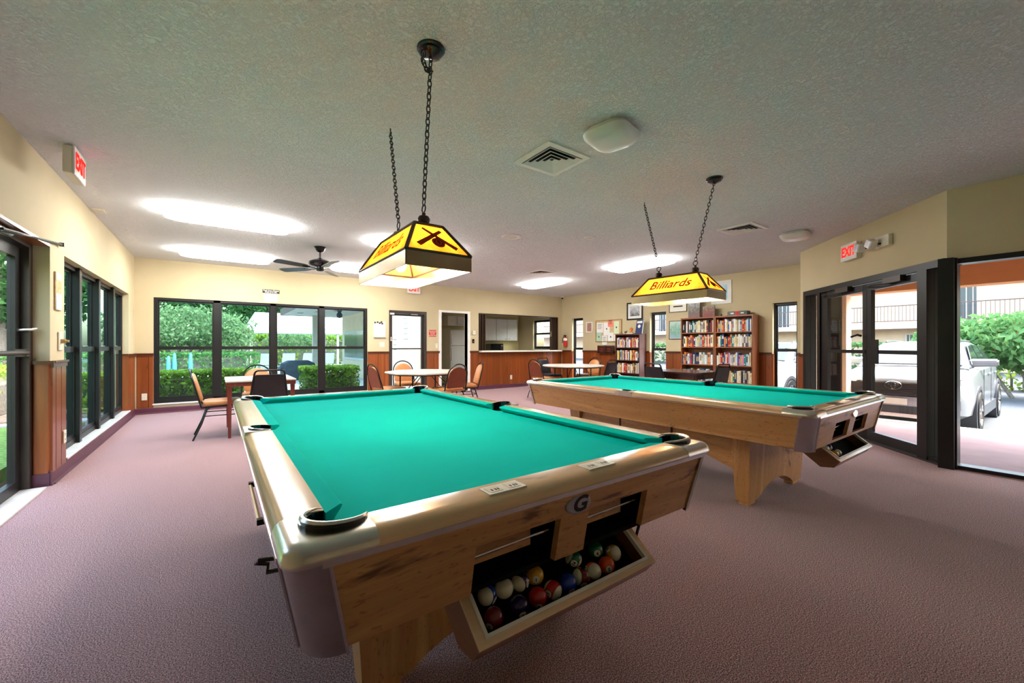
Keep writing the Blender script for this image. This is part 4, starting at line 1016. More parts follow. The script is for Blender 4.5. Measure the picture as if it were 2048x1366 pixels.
def shelf_books(ya, yb_, z, clear, pal, where, seed, hmin=.19, hmax=.26, group=None):
    r = random.Random(seed); y = yb_-.004; lst = []
    while y > ya+.03:
        th = r.uniform(.020, .045); th = min(th, y-ya-.003); h = min(r.uniform(hmin, hmax), clear)
        if th < .014: break
        col = r.choice(pal); d_ = r.uniform(.13, .175)
        size = ('thick ' if th > .035 else 'slim ' if th < .026 else '') + ('tall ' if h > .245 else 'short ' if h < .205 else '')
        lst.append([col, XF+.025+r.uniform(0,.012), y-th, d_, th-.0012, h, size])
        y -= th
    labs = ['%s%s book on the %s' % (b[6], b[0], where) for b in lst]
    for i, b in enumerate(lst):
        lab = labs[i]
        if labs.count(lab) > 1:
            A = lst[i-1][0] if i else None; B = lst[i+1][0] if i+1 < len(lst) else None
            nb = ('between %s and %s' % (A, B)) if A and B else 'beside %s at the end' % (A or B)
            lab = '%s%s book %s, %s' % (b[6], b[0], nb, where.replace('of the tall ', 'of ').replace('of the ', 'of '))
        book(b[0], b[1], b[2], z+.0008, b[3], b[4], b[5], lab, group)
mixA = ['black','teal','grey','white','cream','pale green','black','cream','dark red','tan']
mixB = ['cream','red','white','tan','grey','orange','navy','white','yellow','brown','pale green']
mixC = ['navy','blue','pale blue','white','grey','lilac','cream','orange','red','yellow','teal','white']
mixD = ['orange','white','red','cream','blue','navy','white','pale blue','tan','white','black','grey']
mixE = ['blue','pale blue','navy','pink','white','lilac','red','grey','cream','teal','white']
mixF = ['black','cream','grey','white','yellow','navy','white','tan','green','cream']
mixG = ['grey','tan','cream','white','red','orange','teal','brown','white','lilac','navy']
nm = 'shelf of the %s bookcase'
T1n, T2n, T3n = 'low dark', 'tall window side', 'tall entrance side'
od = ['top', 'second', 'third', 'fourth']
cs1 = [(1.165,.30,mixG),(.835,.28,mixB+['pale blue','green']),(.505,.28,mixG+mixB)]
for k, (z, cl, pal) in enumerate(cs1): shelf_books(6.445, 7.165, z, cl, pal, od[k]+' '+nm % T1n, 20+k, .20, .27, 'books in the low dark bookcase')
for k, (z, cl, pal) in enumerate([(1.50,.28,mixA),(1.185,.27,mixB),(.80,.33,mixC),(.445,.30,mixD+['red','green'])]): shelf_books(4.545, 5.27, z, cl, pal, od[k]+' '+nm % T2n, 30+k, .20, .265, 'books in the tall window side bookcase')
for k, (z, cl, pal) in enumerate([(1.50,.28,mixD),(1.185,.27,mixG+mixC),(.80,.33,mixE),(.445,.30,mixF)]): shelf_books(3.77, 4.487, z, cl, pal, od[k]+' '+nm % T3n, 40+k, .20, .268, 'books in the tall entrance side bookcase')
# ------------------------------------------------------------------ things on the walls (local x = right along the wall, y = into the wall)
def on_wall(name, label, cat, wl, s, z, group=None):
    M_ = Matrix.Translation(wl.location) @ Matrix.Rotation(wl.rotation_euler.z, 4, 'Z')
    p = M_ @ Vector((s, 0, z))
    return thing(name, label, cat, p, wl.rotation_euler.z, group)
def picmat(name, stops, scale=6, dist=1.0, zc=0, zk=1.3):
    m, n, l, out = newmat(name)
    co = coords(n, l)
    sp = n.new('ShaderNodeSeparateXYZ'); l.new(co, sp.inputs[0])
    ns = noise(n, l, co, scale, 5, .6, dist)
    ad = n.new('ShaderNodeMath'); ad.operation = 'MULTIPLY_ADD'; ad.inputs[1].default_value = .9; l.new(ns, ad.inputs[0]); 
    mz = n.new('ShaderNodeMath'); mz.operation = 'MULTIPLY_ADD'; mz.inputs[1].default_value = zk; mz.inputs[2].default_value = .05-zk*zc; l.new(sp.outputs[2], mz.inputs[0]); l.new(mz.outputs[0], ad.inputs[2])
    principled(n, l, out, ramp(n, l, ad.outputs[0], stops), .4); return m
def frame_pic(t, w, h, fw, fm, mm, pm, mat_w, d=.022):
    mb = MB(); mb.box(-w/2,-d,-h/2,-w/2+fw,-.001,h/2); mb.box(w/2-fw,-d,-h/2,w/2,-.001,h/2); mb.box(-w/2+fw,-d,h/2-fw,w/2-fw,-.001,h/2); mb.box(-w/2+fw,-d,-h/2,w/2-fw,-.001,-h/2+fw)
    mb.build('frame', fm, t)
    MB().box(-w/2+fw,-d*.5,-h/2+fw,w/2-fw,-.001,h/2-fw).build('mount', mm, t)
    if pm: MB().box(-w/2+fw+mat_w,-d*.5-.002,-h/2+fw+mat_w,w/2-fw-mat_w,-d*.5,h/2-fw-mat_w).build('print', pm, t)
# back wall
t = on_wall('pool_sign', 'black sign with cream lettering above the wide window', 'sign', WB, sx(.895), 2.31)
MB().box(-.15,-.008,-.036,.15,-.001,.036).build('plate', plain('sign_black', (.02,.014,.008), .5), t)
text('lettering', 'Pool Area Closed', .038, MT['cream'], t, (0,-.0085,.014), bold=.001); text('lettering', 'Dusk to 8 A.M.', .034, MT['cream'], t, (0,-.0085,-.016), bold=.001)
t = on_wall('paper_notice', 'white paper notice taped below the black sign', 'notice', WB, sx(.89), 2.178)
MB().box(-.118,-.003,-.078,.118,-.001,.09).build('sheet', MT['paper'], t)
for z, w_ in ((.05,.17),(.01,.14),(-.03,.05)): MB().box(-w_/2,-.0035,z-.006,w_/2,-.003,z+.006).build('print_line', plain('grey_print', (.35,.35,.35), .8), t)
t = on_wall('wall_calendar', 'white wall calendar hanging beside the exit door', 'calendar', WB, sx(3.10), 1.61)
MB().box(-.135,-.012,-.20,.135,-.001,.16).build('pages', MT['paper'], t); MB().box(-.14,-.02,-.225,.14,-.001,-.195).build('base_tray', MT['trim'], t); MB().box(-.13,-.0125,-.02,.13,-.012,-.014).build('fold', MT['green_p'], t)
for xx, zz in ((-.11,.14),(-.05,.15),(.0,.13),(.04,.155),(.06,.12)): MB().box(xx-.02,-.03,zz-.02,xx+.02,-.012,zz+.02).build('clip', MT['bronze2'], t, bevel=.008)
t = on_wall('light_switch', 'double light switch below the wall calendar', 'switch', WB, sx(3.16), 1.235, 'wall switch plates'); MB().box(-.06,-.008,-.06,.06,-.001,.06).build('plate', MT['offwhite'], t, bevel=.003)
for xx in (-.025,.025): MB().box(xx-.006,-.016,-.014,xx+.006,-.008,.014).build('toggle', MT['white'], t)
t = on_wall('red_notice', 'red square notice between exit door and kitchen doorway', 'notice', WB, sx(4.45), 1.525)
MB().box(-.1,-.006,-.085,.1,-.001,.085).build('plate', MT['redp'], t, bevel=.003)
for z, s_ in ((.05,'NO SMOKING'),(.015,'NO FOOD'),(-.02,'NO PETS'),(-.055,'NO WET SUITS')): text('lettering', s_, .03, MT['cream'], t, (0,-.0068,z), bold=.0004)
t = on_wall('light_switch', 'single light switch right beside the kitchen doorway casing', 'switch', WB, sx(4.56), 1.21, 'wall switch plates'); MB().box(-.035,-.008,-.06,.035,-.001,.06).build('plate', MT['offwhite'], t, bevel=.003); MB().box(-.006,-.016,-.014,.006,-.008,.014).build('toggle', MT['white'], t)
t = on_wall('wall_control', 'small black wall control beside the folding shutter', 'wall control', WB, sx(5.64), 1.335); MB().box(-.03,-.03,-.055,.03,-.001,.055).build('housing', MT['blackg'], t, bevel=.006); MB().box(-.012,-.033,-.02,.012,-.03,.0).build('button', MT['alu'], t)
t = on_wall('thermostat', 'white thermostat above the black wall control', 'thermostat', WB, sx(5.66), 1.56); MB().box(-.05,-.028,-.055,.05,-.001,.055).build('housing', MT['offwhite'], t, bevel=.008); MB().box(-.03,-.03,.0,.03,-.028,.03).build('display', MT['kcab'], t)
def outlet(wl, s, z, lab):
    t = on_wall('power_outlet', lab, 'outlet', wl, s, z, 'ivory power outlets')
    MB().box(-.037,-.024,-.06,.037,-.013,.06).build('plate', MT['offwhite'], t, bevel=.003)
    for zz in (-.024,.024):
        MB().box(-.017,-.0255,zz-.015,.017,-.024,zz+.015).build('socket', MT['cream'], t)
        for xx in (-.007,.007): MB().box(xx-.0018,-.0262,zz-.006,xx+.0018,-.0255,zz+.006).build('slot', MT['ink'], t)
outlet(WB, sx(6.903), .30, 'ivory outlet on the boards under the hatch counter'); outlet(WB, sx(-1.03), .307, 'ivory outlet on the boards beside the wide window'); outlet(WL, 8.50, .36, 'ivory outlet on the boards beside the left door')
# left wall pilaster
t = on_wall('mirror_picture', 'tall narrow picture on the pilaster beside the left door', 'picture', WL, 8.36, 1.69)
MB().box(-.085,-.012,-.17,.085,-.001,.17).build('panel', MT['cork'], t, bevel=.003); MB().box(-.08,-.014,-.165,.08,-.012,-.02).build('lower_area', picmat('pale_mottle', [(.3,(.5,.6,.6)),(.6,(.85,.87,.86))], 14), t); MB().box(-.08,-.014,.10,.08,-.012,.165).build('upper_print', MT['ygreen_p'], t)  # lower part mottled from grey green to near white
t = on_wall('door_timer', 'ivory dial timer switch on the pilaster above the wainscot', 'switch', WL, 8.43, 1.245); MB().box(-.055,-.012,-.085,.055,-.001,.085).build('plate', MT['offwhite'], t, bevel=.004); MB().lathe([(.022,0),(.02,.03),(.012,.032),(.012,.05),(.003,.05)], 14, (0,0,0), 0, Matrix.Translation((0,-.012,0)) @ Matrix.Rotation(PI/2,4,'X')).build('knob', MT['gold'], t, smooth=True)
# right wall
t = on_wall('fire_extinguisher', 'red fire extinguisher with black hose in the corner', 'fire extinguisher', WR, sr(9.36), 1.39)
MB().lathe([(.02,-.21),(.055,-.21),(.06,-.2),(.06,.02),(.05,.06),(.02,.09),(.018,.1)], 18, (0,-.075,0)).build('cylinder', MT['redpaint'], t, smooth=True)
MB().lathe([(.0605,-.02),(.0612,-.02),(.0612,.03),(.052,.06)], 18, (0,-.075,0), cap=False).build('label_band', MT['white'], t)
MB().box(-.012,-.09,.09,.012,-.06,.13).box(-.06,-.085,.13,.03,-.065,.145).box(-.06,-.085,.15,.03,-.065,.16).build('valve', MT['blackg'], t)
MB().tube([(-.01,-.075,.12),(-.06,-.075,.13),(-.11,-.07,.05),(-.13,-.07,-.06),(-.12,-.07,-.09)], .010, 8).build('hose', MT['black'], t, smooth=True)
MB().box(-.02,-.02,-.05,.02,-.001,.08).build('bracket', MT['redpaint'], t)
t = on_wall('wall_plaque', 'small reddish plaque beside the bulletin board', 'plaque', WR, sr(8.40), 1.755); frame_pic(t, .24, .31, .03, MT['paper'], plain('plaque_brown', (.42,.22,.18), .6, 0, .3, .3, 30), None, 0)
t = on_wall('bulletin_board', 'oak framed bulletin board full of pinned papers', 'bulletin board', WR, sr(7.68), 1.625); frame_pic(t, .94, .62, .022, MT['oak'], MT['cork'], None, 0, .025)
papers = [('white printed sheet pinned at the upper edge of the bulletin board', 'paper', -.31,.10,.24,.28,True), ('second white sheet pinned beside the coral flyer', 'paper', -.06,.06,.22,.36,False), ('coral flyer pinned at the top of the bulletin board', 'pink_p', .08,.215,.19,.20,True),
          ('green sheet pinned low on the bulletin board', 'green_p', -.345,-.16,.19,.25,False), ('pale green sheet pinned beside the coral flyer', 'ygreen_p', .29,.09,.17,.34,False), ('white flyer with brown drawing hanging off the board edge', 'paper', -.13,-.26,.18,.26,True), ('white sheet with a small emblem pinned on the board', 'paper', .09,-.17,.20,.24,False), ('cream sheet pinned below the pale green sheet', 'cream', .29,-.20,.17,.18,False)]
for i, (lab, mt, xx, zz, w_, h_, ln) in enumerate(papers):
    M_ = Matrix.Translation(t.location) @ Matrix.Rotation(t.rotation_euler.z, 4, 'Z')
    p = thing('pinned_paper', lab, 'paper', M_ @ Vector((xx, -.0135-.0012*i, zz)), t.rotation_euler.z, 'papers on the bulletin board')
    MB().box(-w_/2,-.001,-h_/2,w_/2,0,h_/2).build('sheet', MT[mt], p)
    if ln:
        for k in range(4): MB().box(-w_*.35,-.0015,h_*(.3-.14*k),w_*(.3-.1*(k % 2)),-.001,h_*(.3-.14*k)+.012).build('print_line', MT['ink'] if k == 0 else MT['trim'], p)
    else: MB().box(-.02,-.0015,-.02,.02,-.001,.02).build('emblem', MT['bronze2'] if i % 2 else MT['ink'], p)
t = on_wall('mail_sorter', 'dark wooden mail sorter below the bulletin board', 'mail sorter', WR, sr(7.60), 1.0)
MB().box(-.40,-.11,0,.16,-.035,.012).box(-.40,-.05,.012,.16,-.036,.215).box(-.40,-.11,.012,-.388,-.05,.215).box(.148,-.11,.012,.16,-.05,.215).box(-.126,-.11,.012,-.114,-.05,.215).build('body', MT['case2'], t)
for k in range(3): MB().box(-.388,-.11,.05+.055*k,.148,-.10,.08+.055*k).build('slat', MT['case2'], t)
for k in range(2):
    for xx in (-.26, .02): MB().box(xx-.06,-.113,.05+.055*k+.008,xx+.06,-.11,.05+.055*k+.02).build('label_holder', MT['redp'] if k else MT['gold'], t)
t = on_wall('ship_picture', 'black framed grey print of sailing ships', 'picture', WR, sr(6.79), 2.12); frame_pic(t, .50, .46, .035, MT['blackg'], MT['paper'], picmat('ship_print', [(.25,(.08,.08,.09)),(.42,(.25,.26,.28)),(.62,(.55,.57,.62))], 16), .065)
t = on_wall('green_picture', 'dark framed green landscape print beside the tall bookcase', 'picture', WR, sr(5.58), 1.585); frame_pic(t, .40, .44, .012, MT['bronze'], MT['paper'], picmat('green_print', [(.25,(.28,.45,.50)),(.45,(.18,.40,.30)),(.7,(.45,.66,.58))], 9), .012)
t = on_wall('certificate_picture', 'thin framed certificate above the tall bookcase', 'picture', WR, sr(5.55), 2.13); frame_pic(t, .46, .24, .012, MT['bronze2'], MT['cream'], None, 0)
MB().box(-.12,-.0125,.0,.12,-.011,.03).build('print_line', MT['ink'], t)
t = on_wall('beach_picture', 'white framed blue picture behind the entrance side lamp', 'picture', WR, sr(4.52), 2.37); frame_pic(t, .44, .50, .04, MT['white'], MT['paper'], picmat('beach_print', [(.25,(.7,.65,.5)),(.4,(.25,.55,.70)),(.7,(.55,.75,.85))], 5), .05)
# on top of the bookcases
zt1, zt = 1.516, 1.836
t = thing('display_book', 'dark blue book with gold title standing on low bookcase', 'book', (8.66, 6.50, zt1), R(-97))
tl = Matrix.Rotation(R(-10), 4, 'X')
MB().box(-.11,0,0,.11,.03,.36,0,tl).box(-.105,.004,.005,.112,.026,.355,1,tl).build('cover', [BMAT['navy'], MT['paper']], t)
MB().box(-.085,-.003,.27,.085,0,.325,0,tl).build('title_band', MT['cream'], t); MB().lathe([(.045,0),(.045,.004)], 20, (0,0,0), 0, tl @ Matrix.Translation((0,0,.19)) @ Matrix.Rotation(PI/2,4,'X')).build('seal', MT['cream'], t)
t = thing('magazine', 'grey covered magazine lying lowest on the low bookcase', 'magazine', (8.70, 6.745, zt1)); MB().box(-.08,-.10,.002,.09,.10,.010).build('pages', MT['paper'], t); MB().box(-.082,-.10,0,.092,.102,.002).box(-.082,-.10,.010,.092,.102,.012).build('cover', MT['trim'], t)
t = thing('magazine', 'white magazine lying on the grey magazine', 'magazine', (8.70, 6.745, zt1+.0125), .1); MB().box(-.07,-.085,.002,.08,.085,.008).build('pages', MT['cream'], t); MB().box(-.072,-.087,0,.082,.087,.002).box(-.072,-.087,.008,.082,.087,.0095).build('cover', MT['paper'], t)
t = thing('orange_ornament', 'small orange ornament on the low bookcase beside blue book', 'ornament', (8.73, 6.77, zt1+.0225)); MB().lathe([(.03,0),(.04,.02),(.02,.05),(.045,.09),(.05,.11),(.03,.13),(.004,.135)], 14).build('body', BMAT['orange'], t, smooth=True); MB().lathe([(.02,.135),(.028,.145),(.004,.155)], 10).build('lid', BMAT['cream'], t, smooth=True)
t = thing('bird_figurine', 'small dark bird figurine on the low bookcase', 'figurine', (8.70, 6.93, zt1)); MB().sphere((0,0,.05), .025, 12, 8, 0, None, (1,1.8,1)).sphere((0,-.045,.078), .014, 10, 6).build('body', BMAT['brown'], t, smooth=True); MB().tube([(0,-.06,.078),(0,-.085,.074)], [.005,.001], 6).build('beak', BMAT['yellow'], t); MB().tube([(0,.01,.04),(0,.01,0)], .004, 6).lathe([(.02,0),(.02,.004)], 10, (0,.01,0)).build('stand', MT['bronze'], t)
t = thing('wire_figurine', 'small wiry figurine on the low bookcase end', 'figurine', (8.70, 7.08, zt1)); MB().tube([(0,-.05,.004),(0,-.02,.05),(0,.02,.03),(0,.05,.004)], .006, 6).build('body', MT['bronze2'], t); MB().sphere((0,-.02,.058), .011, 10, 6).build('head', MT['bronze2'], t)
t = thing('stadium_print', 'upright colour print of rooftops on the window side bookcase', 'picture', (8.70, 5.03, zt), R(-94)); MB().box(-.145,0,0,.145,.014,.40).build('panel', MT['blackg'], t); MB().box(-.138,-.002,.006,.138,0,.394).build('print', picmat('roof_print', [(.2,(.25,.10,.09)),(.42,(.12,.11,.10)),(.62,(.30,.28,.25)),(.75,(.45,.58,.75))], 22, 1.0, .2), t); MB().box(-.02,.014,0,.02,.08,.012).build('easel_foot', MT['blackg'], t)
t = thing('floral_print', 'upright floral picture on the window side bookcase end', 'picture', (8.70, 4.70, zt), R(-92)); MB().box(-.14,0,0,.14,.014,.24).build('panel', MT['blackg'], t); MB().box(-.134,-.002,.006,.134,0,.234).build('print', picmat('flower_print', [(.3,(.02,.03,.02)),(.45,(.35,.04,.06)),(.55,(.05,.09,.03)),(.68,(.70,.65,.5))], 40, 2, .12, .5), t); MB().box(-.02,.014,0,.02,.08,.012).build('easel_foot', MT['blackg'], t)
for yy, rd, lab in ((4.185,0,'black storage box on entrance side bookcase, window side of pair'), (3.985,1,'black storage box on entrance side bookcase, entrance side of pair')):
    t = thing('storage_box', lab, 'box', (8.68, yy, zt), R(-90), 'black boxes on the bookcase')
    MB().box(-.098,0,0,.098,.14,.085).build('body', MT['blackg'], t, bevel=.004); MB().box(-.03,-.003,.03,.03,-.0005,.055).build('label_plate', MT['cream'], t); MB().box(.062 if not rd else -.097,-.002,.001,.097 if not rd else -.062,-.0003,.084).build('red_stripe', MT['redp'], t)
t = thing('small_ornament', 'tiny dark ornament between floral picture and storage box', 'ornament', (8.70, 4.42, zt)); MB().lathe([(.018,0),(.02,.01),(.008,.02),(.014,.035),(.004,.045)], 12).build('body', MT['bronze2'], t, smooth=True); MB().sphere((0,0,.05), .009, 8, 6).build('head', MT['gold'], t)

# ------------------------------------------------------------------ kitchen
t = thing('refrigerator', 'white top freezer refrigerator in the kitchen', 'refrigerator', (6.10, 11.16, 0))
MB().box(-.33,.05,.02,.33,.70,1.70).build('body', MT['kcab'], t, bevel=.01)
MB().box(-.33,.0,.06,.33,.048,1.20).build('fridge_door', MT['kcab'], t, bevel=.012); MB().box(-.33,.0,1.215,.33,.048,1.70).build('freezer_door', MT['kcab'], t, bevel=.012)
MB().box(-.325,.01,1.2,.325,.05,1.215).build('gasket', MT['trim'], t)
for z0, z1 in ((.75,1.15),(1.27,1.55)): MB().box(-.30,-.03,z0,-.275,.0,z1).build('handle', MT['white'], t, bevel=.005)
def wallcab(x0, x1, z0, z1, yf, n, lab, name='wall_cabinet'):
    t = thing(name, lab, 'cabinet', (x0, yf, z0), 0, 'white kitchen wall cabinets')
    MB().box(0,.02,0,x1-x0,11.898-yf,z1-z0).build('body', MT['kcab'], t)
    for k in range(n):
        a = (x1-x0)*k/n+.006; b = (x1-x0)*(k+1)/n-.006
        d = MB().box(a,0,.008,b,.019,z1-z0-.008).build('door', MT['white'], t, bevel=.004)
        xx = a+.07 if k % 2 == 0 and n > 2 else (b-.06 if k == 0 else a+.06 if n == 2 else b-.06)
        MB().tube([(xx-.03,-.02,.06),(xx+.03,-.02,.06)], .005, 6).box(xx-.03,-.02,.056,xx-.026,0,.064).box(xx+.026,-.02,.056,xx+.03,0,.064).build('handle', MT['chrome'], d)
wallcab(7.25, 8.60, 1.385, 2.13, 11.55, 3, 'long white wall cabinet above the kitchen counter')
wallcab(5.76, 6.43, 1.83, 2.14, 11.35, 2, 'short white wall cabinet above the refrigerator')
t = thing('base_cabinet', 'white kitchen base cabinet with counter top', 'cabinet', (6.60, 11.27, 0))
MB().box(0,.04,.08,2.29,.62,.88).build('body', MT['kcab'], t); MB().box(-.01,-.0,.88,2.295,.625,.92).build('counter_top', MT['cream'], t, bevel=.006)
for k in range(4): MB().box(.01+.572*k,.02,.1,.562+.572*k,.04,.86).build('door', MT['white'], t, bevel=.004)
t = thing('microwave', 'black microwave on the kitchen counter', 'microwave', (7.42, 11.45, .921)); MB().box(0,.02,0,.52,.38,.36).build('body', MT['blackg'], t, bevel=.008); MB().box(.01,0,.02,.38,.02,.34).build('door', MT['blackg'], t); MB().box(.40,.005,.03,.51,.02,.33).build('control_panel', MT['bronze'], t); MB().box(.42,.002,.27,.49,.005,.31).build('display', MT['trim'], t)
# ------------------------------------------------------------------ outdoors
GZ = -.22
MT['paving'] = plain('pink_paving', (.32,.205,.22), .8, 0, .3, .12, 3, 50, .1)
MT['asphalt'] = plain('asphalt', (.095,.10,.11), .85, 0, .3, .2, 30, 90, .2)
MT['deck'] = plain('pool_deck_concrete', (.34,.35,.36), .8, 0, .3, .12, 2)
MT['mulch'] = plain('mulch', (.20,.16,.13), .95, 0, .1, .4, 18)
MT['lawn'] = plain('lawn', (.10,.19,.05), .95, 0, .1, .4, 20)
MT['peach'] = plain('peach_stucco', (.84,.62,.46), .85, 0, .2, .05, 3, 70, .1)
MT['orange'] = plain('orange_brown_stucco', (.56,.26,.11), .85, 0, .2, .06, 3)  # orange brown, deeper than the peach of the columns
MT['kerb'] = plain('white_kerb', (.70,.69,.67), .8, 0, .2, .08, 4)
MT['leafA'] = leafmat('hedge_leaves', (.08,.16,.025), (.42,.55,.10)); MT['leafB'] = leafmat('dark_tree_leaves', (.015,.05,.02), (.08,.19,.06)); MT['leafC'] = leafmat('shrub_leaves', (.05,.15,.05), (.22,.40,.14)); MT['leafD'] = leafmat('grey_green_leaves', (.07,.15,.07), (.32,.42,.20))
MT['flower'] = plain('red_flowers', (.75,.12,.06), .7)
MT['bark'] = plain('bark', (.20,.17,.14), .9, 0, .1, .3, 20)
MT['canvas'] = plain('white_canvas', (.86,.85,.82), .8, 0, .2, .03, 3)
MT['beigepost'] = plain('beige_post', (.62,.50,.42), .6)
MT['sling'] = plain('pale_sling', (.62,.68,.72), .7)
MT['bluepost'] = plain('blue_plastic', (.10,.36,.60), .5)
MT['soffit'] = plain('eave_soffit', (.60,.53,.47), .8)
MT['brownroof'] = plain('brown_fascia', (.20,.11,.09), .7)
MT['globe'] = plain('white_globe', (.90,.90,.88), .3)
MT['gravel'] = plain('grey_cover', (.035,.045,.06), .6, 0, .3, .3, 8)
struct('ground_patio', MB().box(5.95,-8,-.14,8.9,2.45,-.02).box(9.07,2.45,-.14,9.08,2.46,-.02).box(7.95,2.45,-.14,8.9,2.5,-.02), MT['paving'], 'pink paved walk outside the entrance', 'ground')
struct('ground_strip', MB().box(9.08,2.5,-.14,9.2,14,-.03).box(XL-.6,-8,-.14,5.9,-3.2,-.03), MT['paving'], 'paved strip along the building', 'ground')
struct('kerb', MB().box(8.9,-8,GZ,9.07,2.5,-.015).box(9.2,2.5,GZ,9.3,14,-.02), MT['kerb'], 'white painted kerb at the parking bays', 'kerb', bevel=.01)
struct('ground_asphalt', MB().box(9.0,-25,GZ-.05,40,45,GZ), MT['asphalt'], 'grey asphalt parking lot', 'ground')
for y in (.42, 3.05, 5.7, -2.2): MB().box(9.25,y,GZ,14.2,y+.11,GZ+.006).build('parking_stripe', MT['kerb'], None, label='white painted stripe between parking bays', cat='road marking', group='parking bay stripes')
struct('ground_deck', MB().box(-30,9.78,-.14,4.25,60,-.05).box(4.25,18.6,-.14,9.0,60,-.05), MT['deck'], 'grey concrete pool deck', 'ground')
struct('ground_lawn', MB().box(-40,-20,-.2,XL-.62,9.7,-.06), MT['lawn'], 'grass outside the left windows', 'ground')
struct('planting_bed', MB().box(-6,10.1,-.06,3.1,11.7,-.02), MT['mulch'], 'mulched bed under the window hedge', 'ground')
MB().box(-8,19.0,-.05,3.0,19.25,.10).build('garden_kerb', MT['kerb'], None, label='low pale kerb across the pool deck behind hedge', cat='kerb')
# foliage
def leaves(mb, c, rad, n, size, r, shape='ball', mi=0):
    for _ in range(n):
        if shape == 'ball':
            while True:
                p = Vector((r.uniform(-1,1), r.uniform(-1,1), r.uniform(-1,1)))
                if .25 < p.length < 1: break
            if r.random() < .7: p = p.normalized()*r.uniform(.72, 1.02)
            bump_ = 1+.16*math.sin(7*p.x+3*p.z)*math.cos(6*p.y+2)
            p *= bump_
        else:
            p = Vector((r.uniform(-1,1), r.uniform(-1,1), r.uniform(-1,1)))
            if r.random() < .75:
                k = r.choice((1,2,2)); v = 1 if (k == 2 or r.random() < .5) else -1; p[k] = v*r.uniform(.82, 1.04)
        p = Vector((c[0]+p.x*rad[0], c[1]+p.y*rad[1], c[2]+p.z*rad[2]))
        a = Vector((r.gauss(0,1), r.gauss(0,1), r.gauss(0,.7))).normalized(); b = a.orthogonal().normalized()
        b = Matrix.Rotation(r.uniform(0,2*PI), 3, a) @ b; e = a.cross(b)
        s = size*r.uniform(.6, 1.3)
        i = len(mb.v)
        mb.v += [tuple(p-b*s), tuple(p+e*s*.5), tuple(p+b*s), tuple(p-e*s*.5)]; mb.f.append((i,i+1,i+2,i+3)); mb.m.append(mi)
def plant(name, label, cat, loc, blobs, mat, size, seed, stems=(), shape='ball', group=None, flowers=0):
    t = thing(name, label, cat, loc, 0, group); r = random.Random(seed); mb = MB()
    for c, rad, n in blobs: leaves(mb, c, rad, n, size, r, shape)
    f = mb.build('foliage', mat, t); f['kind'] = 'stuff'
    if shape == 'box':
        c, rad, n = blobs[0]; MB().box(-rad[0]*.9,-rad[1]*.55,-rad[2]*.95,rad[0]*.9,rad[1]*.55,rad[2]*.6).build('twig_mass', MT['bark'], t, bevel=.05)
    for k, (pts, rr) in enumerate(stems): MB().tube(pts, rr, 6).build('stem', MT['bark'], t)
    if flowers:
        mb = MB()
        for c, rad, n in blobs: leaves(mb, (c[0],c[1],c[2]+rad[2]*.15), (rad[0]*1.03,rad[1]*1.03,rad[2]*.95), flowers, size*.8, r)
        mb.build('flowers', MT['flower'], t)['kind'] = 'stuff'
    return t
hs = [([(x,0,-.35),(x,0,.1)], .02) for x in (-1.2,-.4,.4,1.2)]
plant('low_hedge', 'clipped low hedge under the wide back window, left wall side', 'hedge', (-.9,10.9,.33), [((0,0,0),(1.5,.42,.34),11000)], MT['leafA'], .045, 1, [(p, r_) for p, r_ in hs], 'box', 'hedges under the wide window')
plant('low_hedge', 'clipped low hedge under the wide back window, exit door side', 'hedge', (2.25,10.8,.33), [((0,0,0),(.62,.42,.36),5200)], MT['leafA'], .045, 2, [([(x,0,-.35),(x,0,.1)], .02) for x in (-.4,0,.4)], 'box', 'hedges under the wide window')
plant('long_hedge', 'long dark hedge beyond the pool deck kerb', 'hedge', (-3.5,21.2,.42), [((0,0,0),(5.0,.6,.48),7000)], MT['leafC'], .08, 3, [([(x,0,-.45),(x,0,.1)], .03) for x in (-4,-2,0,2,4)], 'box')
plant('tall_hedge', 'tall hedge behind the poolside canopy', 'hedge', (4.5,31.2,.9), [((0,0,0),(7.5,.9,1.0),9000)], MT['leafA'], .12, 4, [([(x,0,-.95),(x,0,.1)], .05) for x in (-6,-3,0,3,6)], 'box')
st = []
r_ = random.Random(5)
for k in range(11):
    a = 2*PI*k/11; st.append(([(.1*math.cos(a),.1*math.sin(a),-.05),(.6*math.cos(a),.5*math.sin(a),.9),(1.5*math.cos(a),1.1*math.sin(a),2.1)], [.05,.035,.015]))
plant('spreading_shrub', 'large pale spreading shrub with bare stems behind the hedge', 'shrub', (-1.2,22.5,-.05), [((0,0,2.1),(2.6,1.6,.85),5200),((-1.2,.2,1.7),(1.4,1.2,.7),1500),((1.4,0,1.6),(1.3,1.2,.7),1500)], MT['leafD'], .085, 5, st)
plant('spreading_shrub', 'spreading shrub with bare stems below the canopy', 'shrub', (4.0,28.3,-.05), [((0,0,1.6),(1.6,1.0,.6),1800)], MT['leafD'], .085, 6, [(p, [q*.8 for q in w_]) for p, w_ in st[:7]])
r_ = random.Random(9)
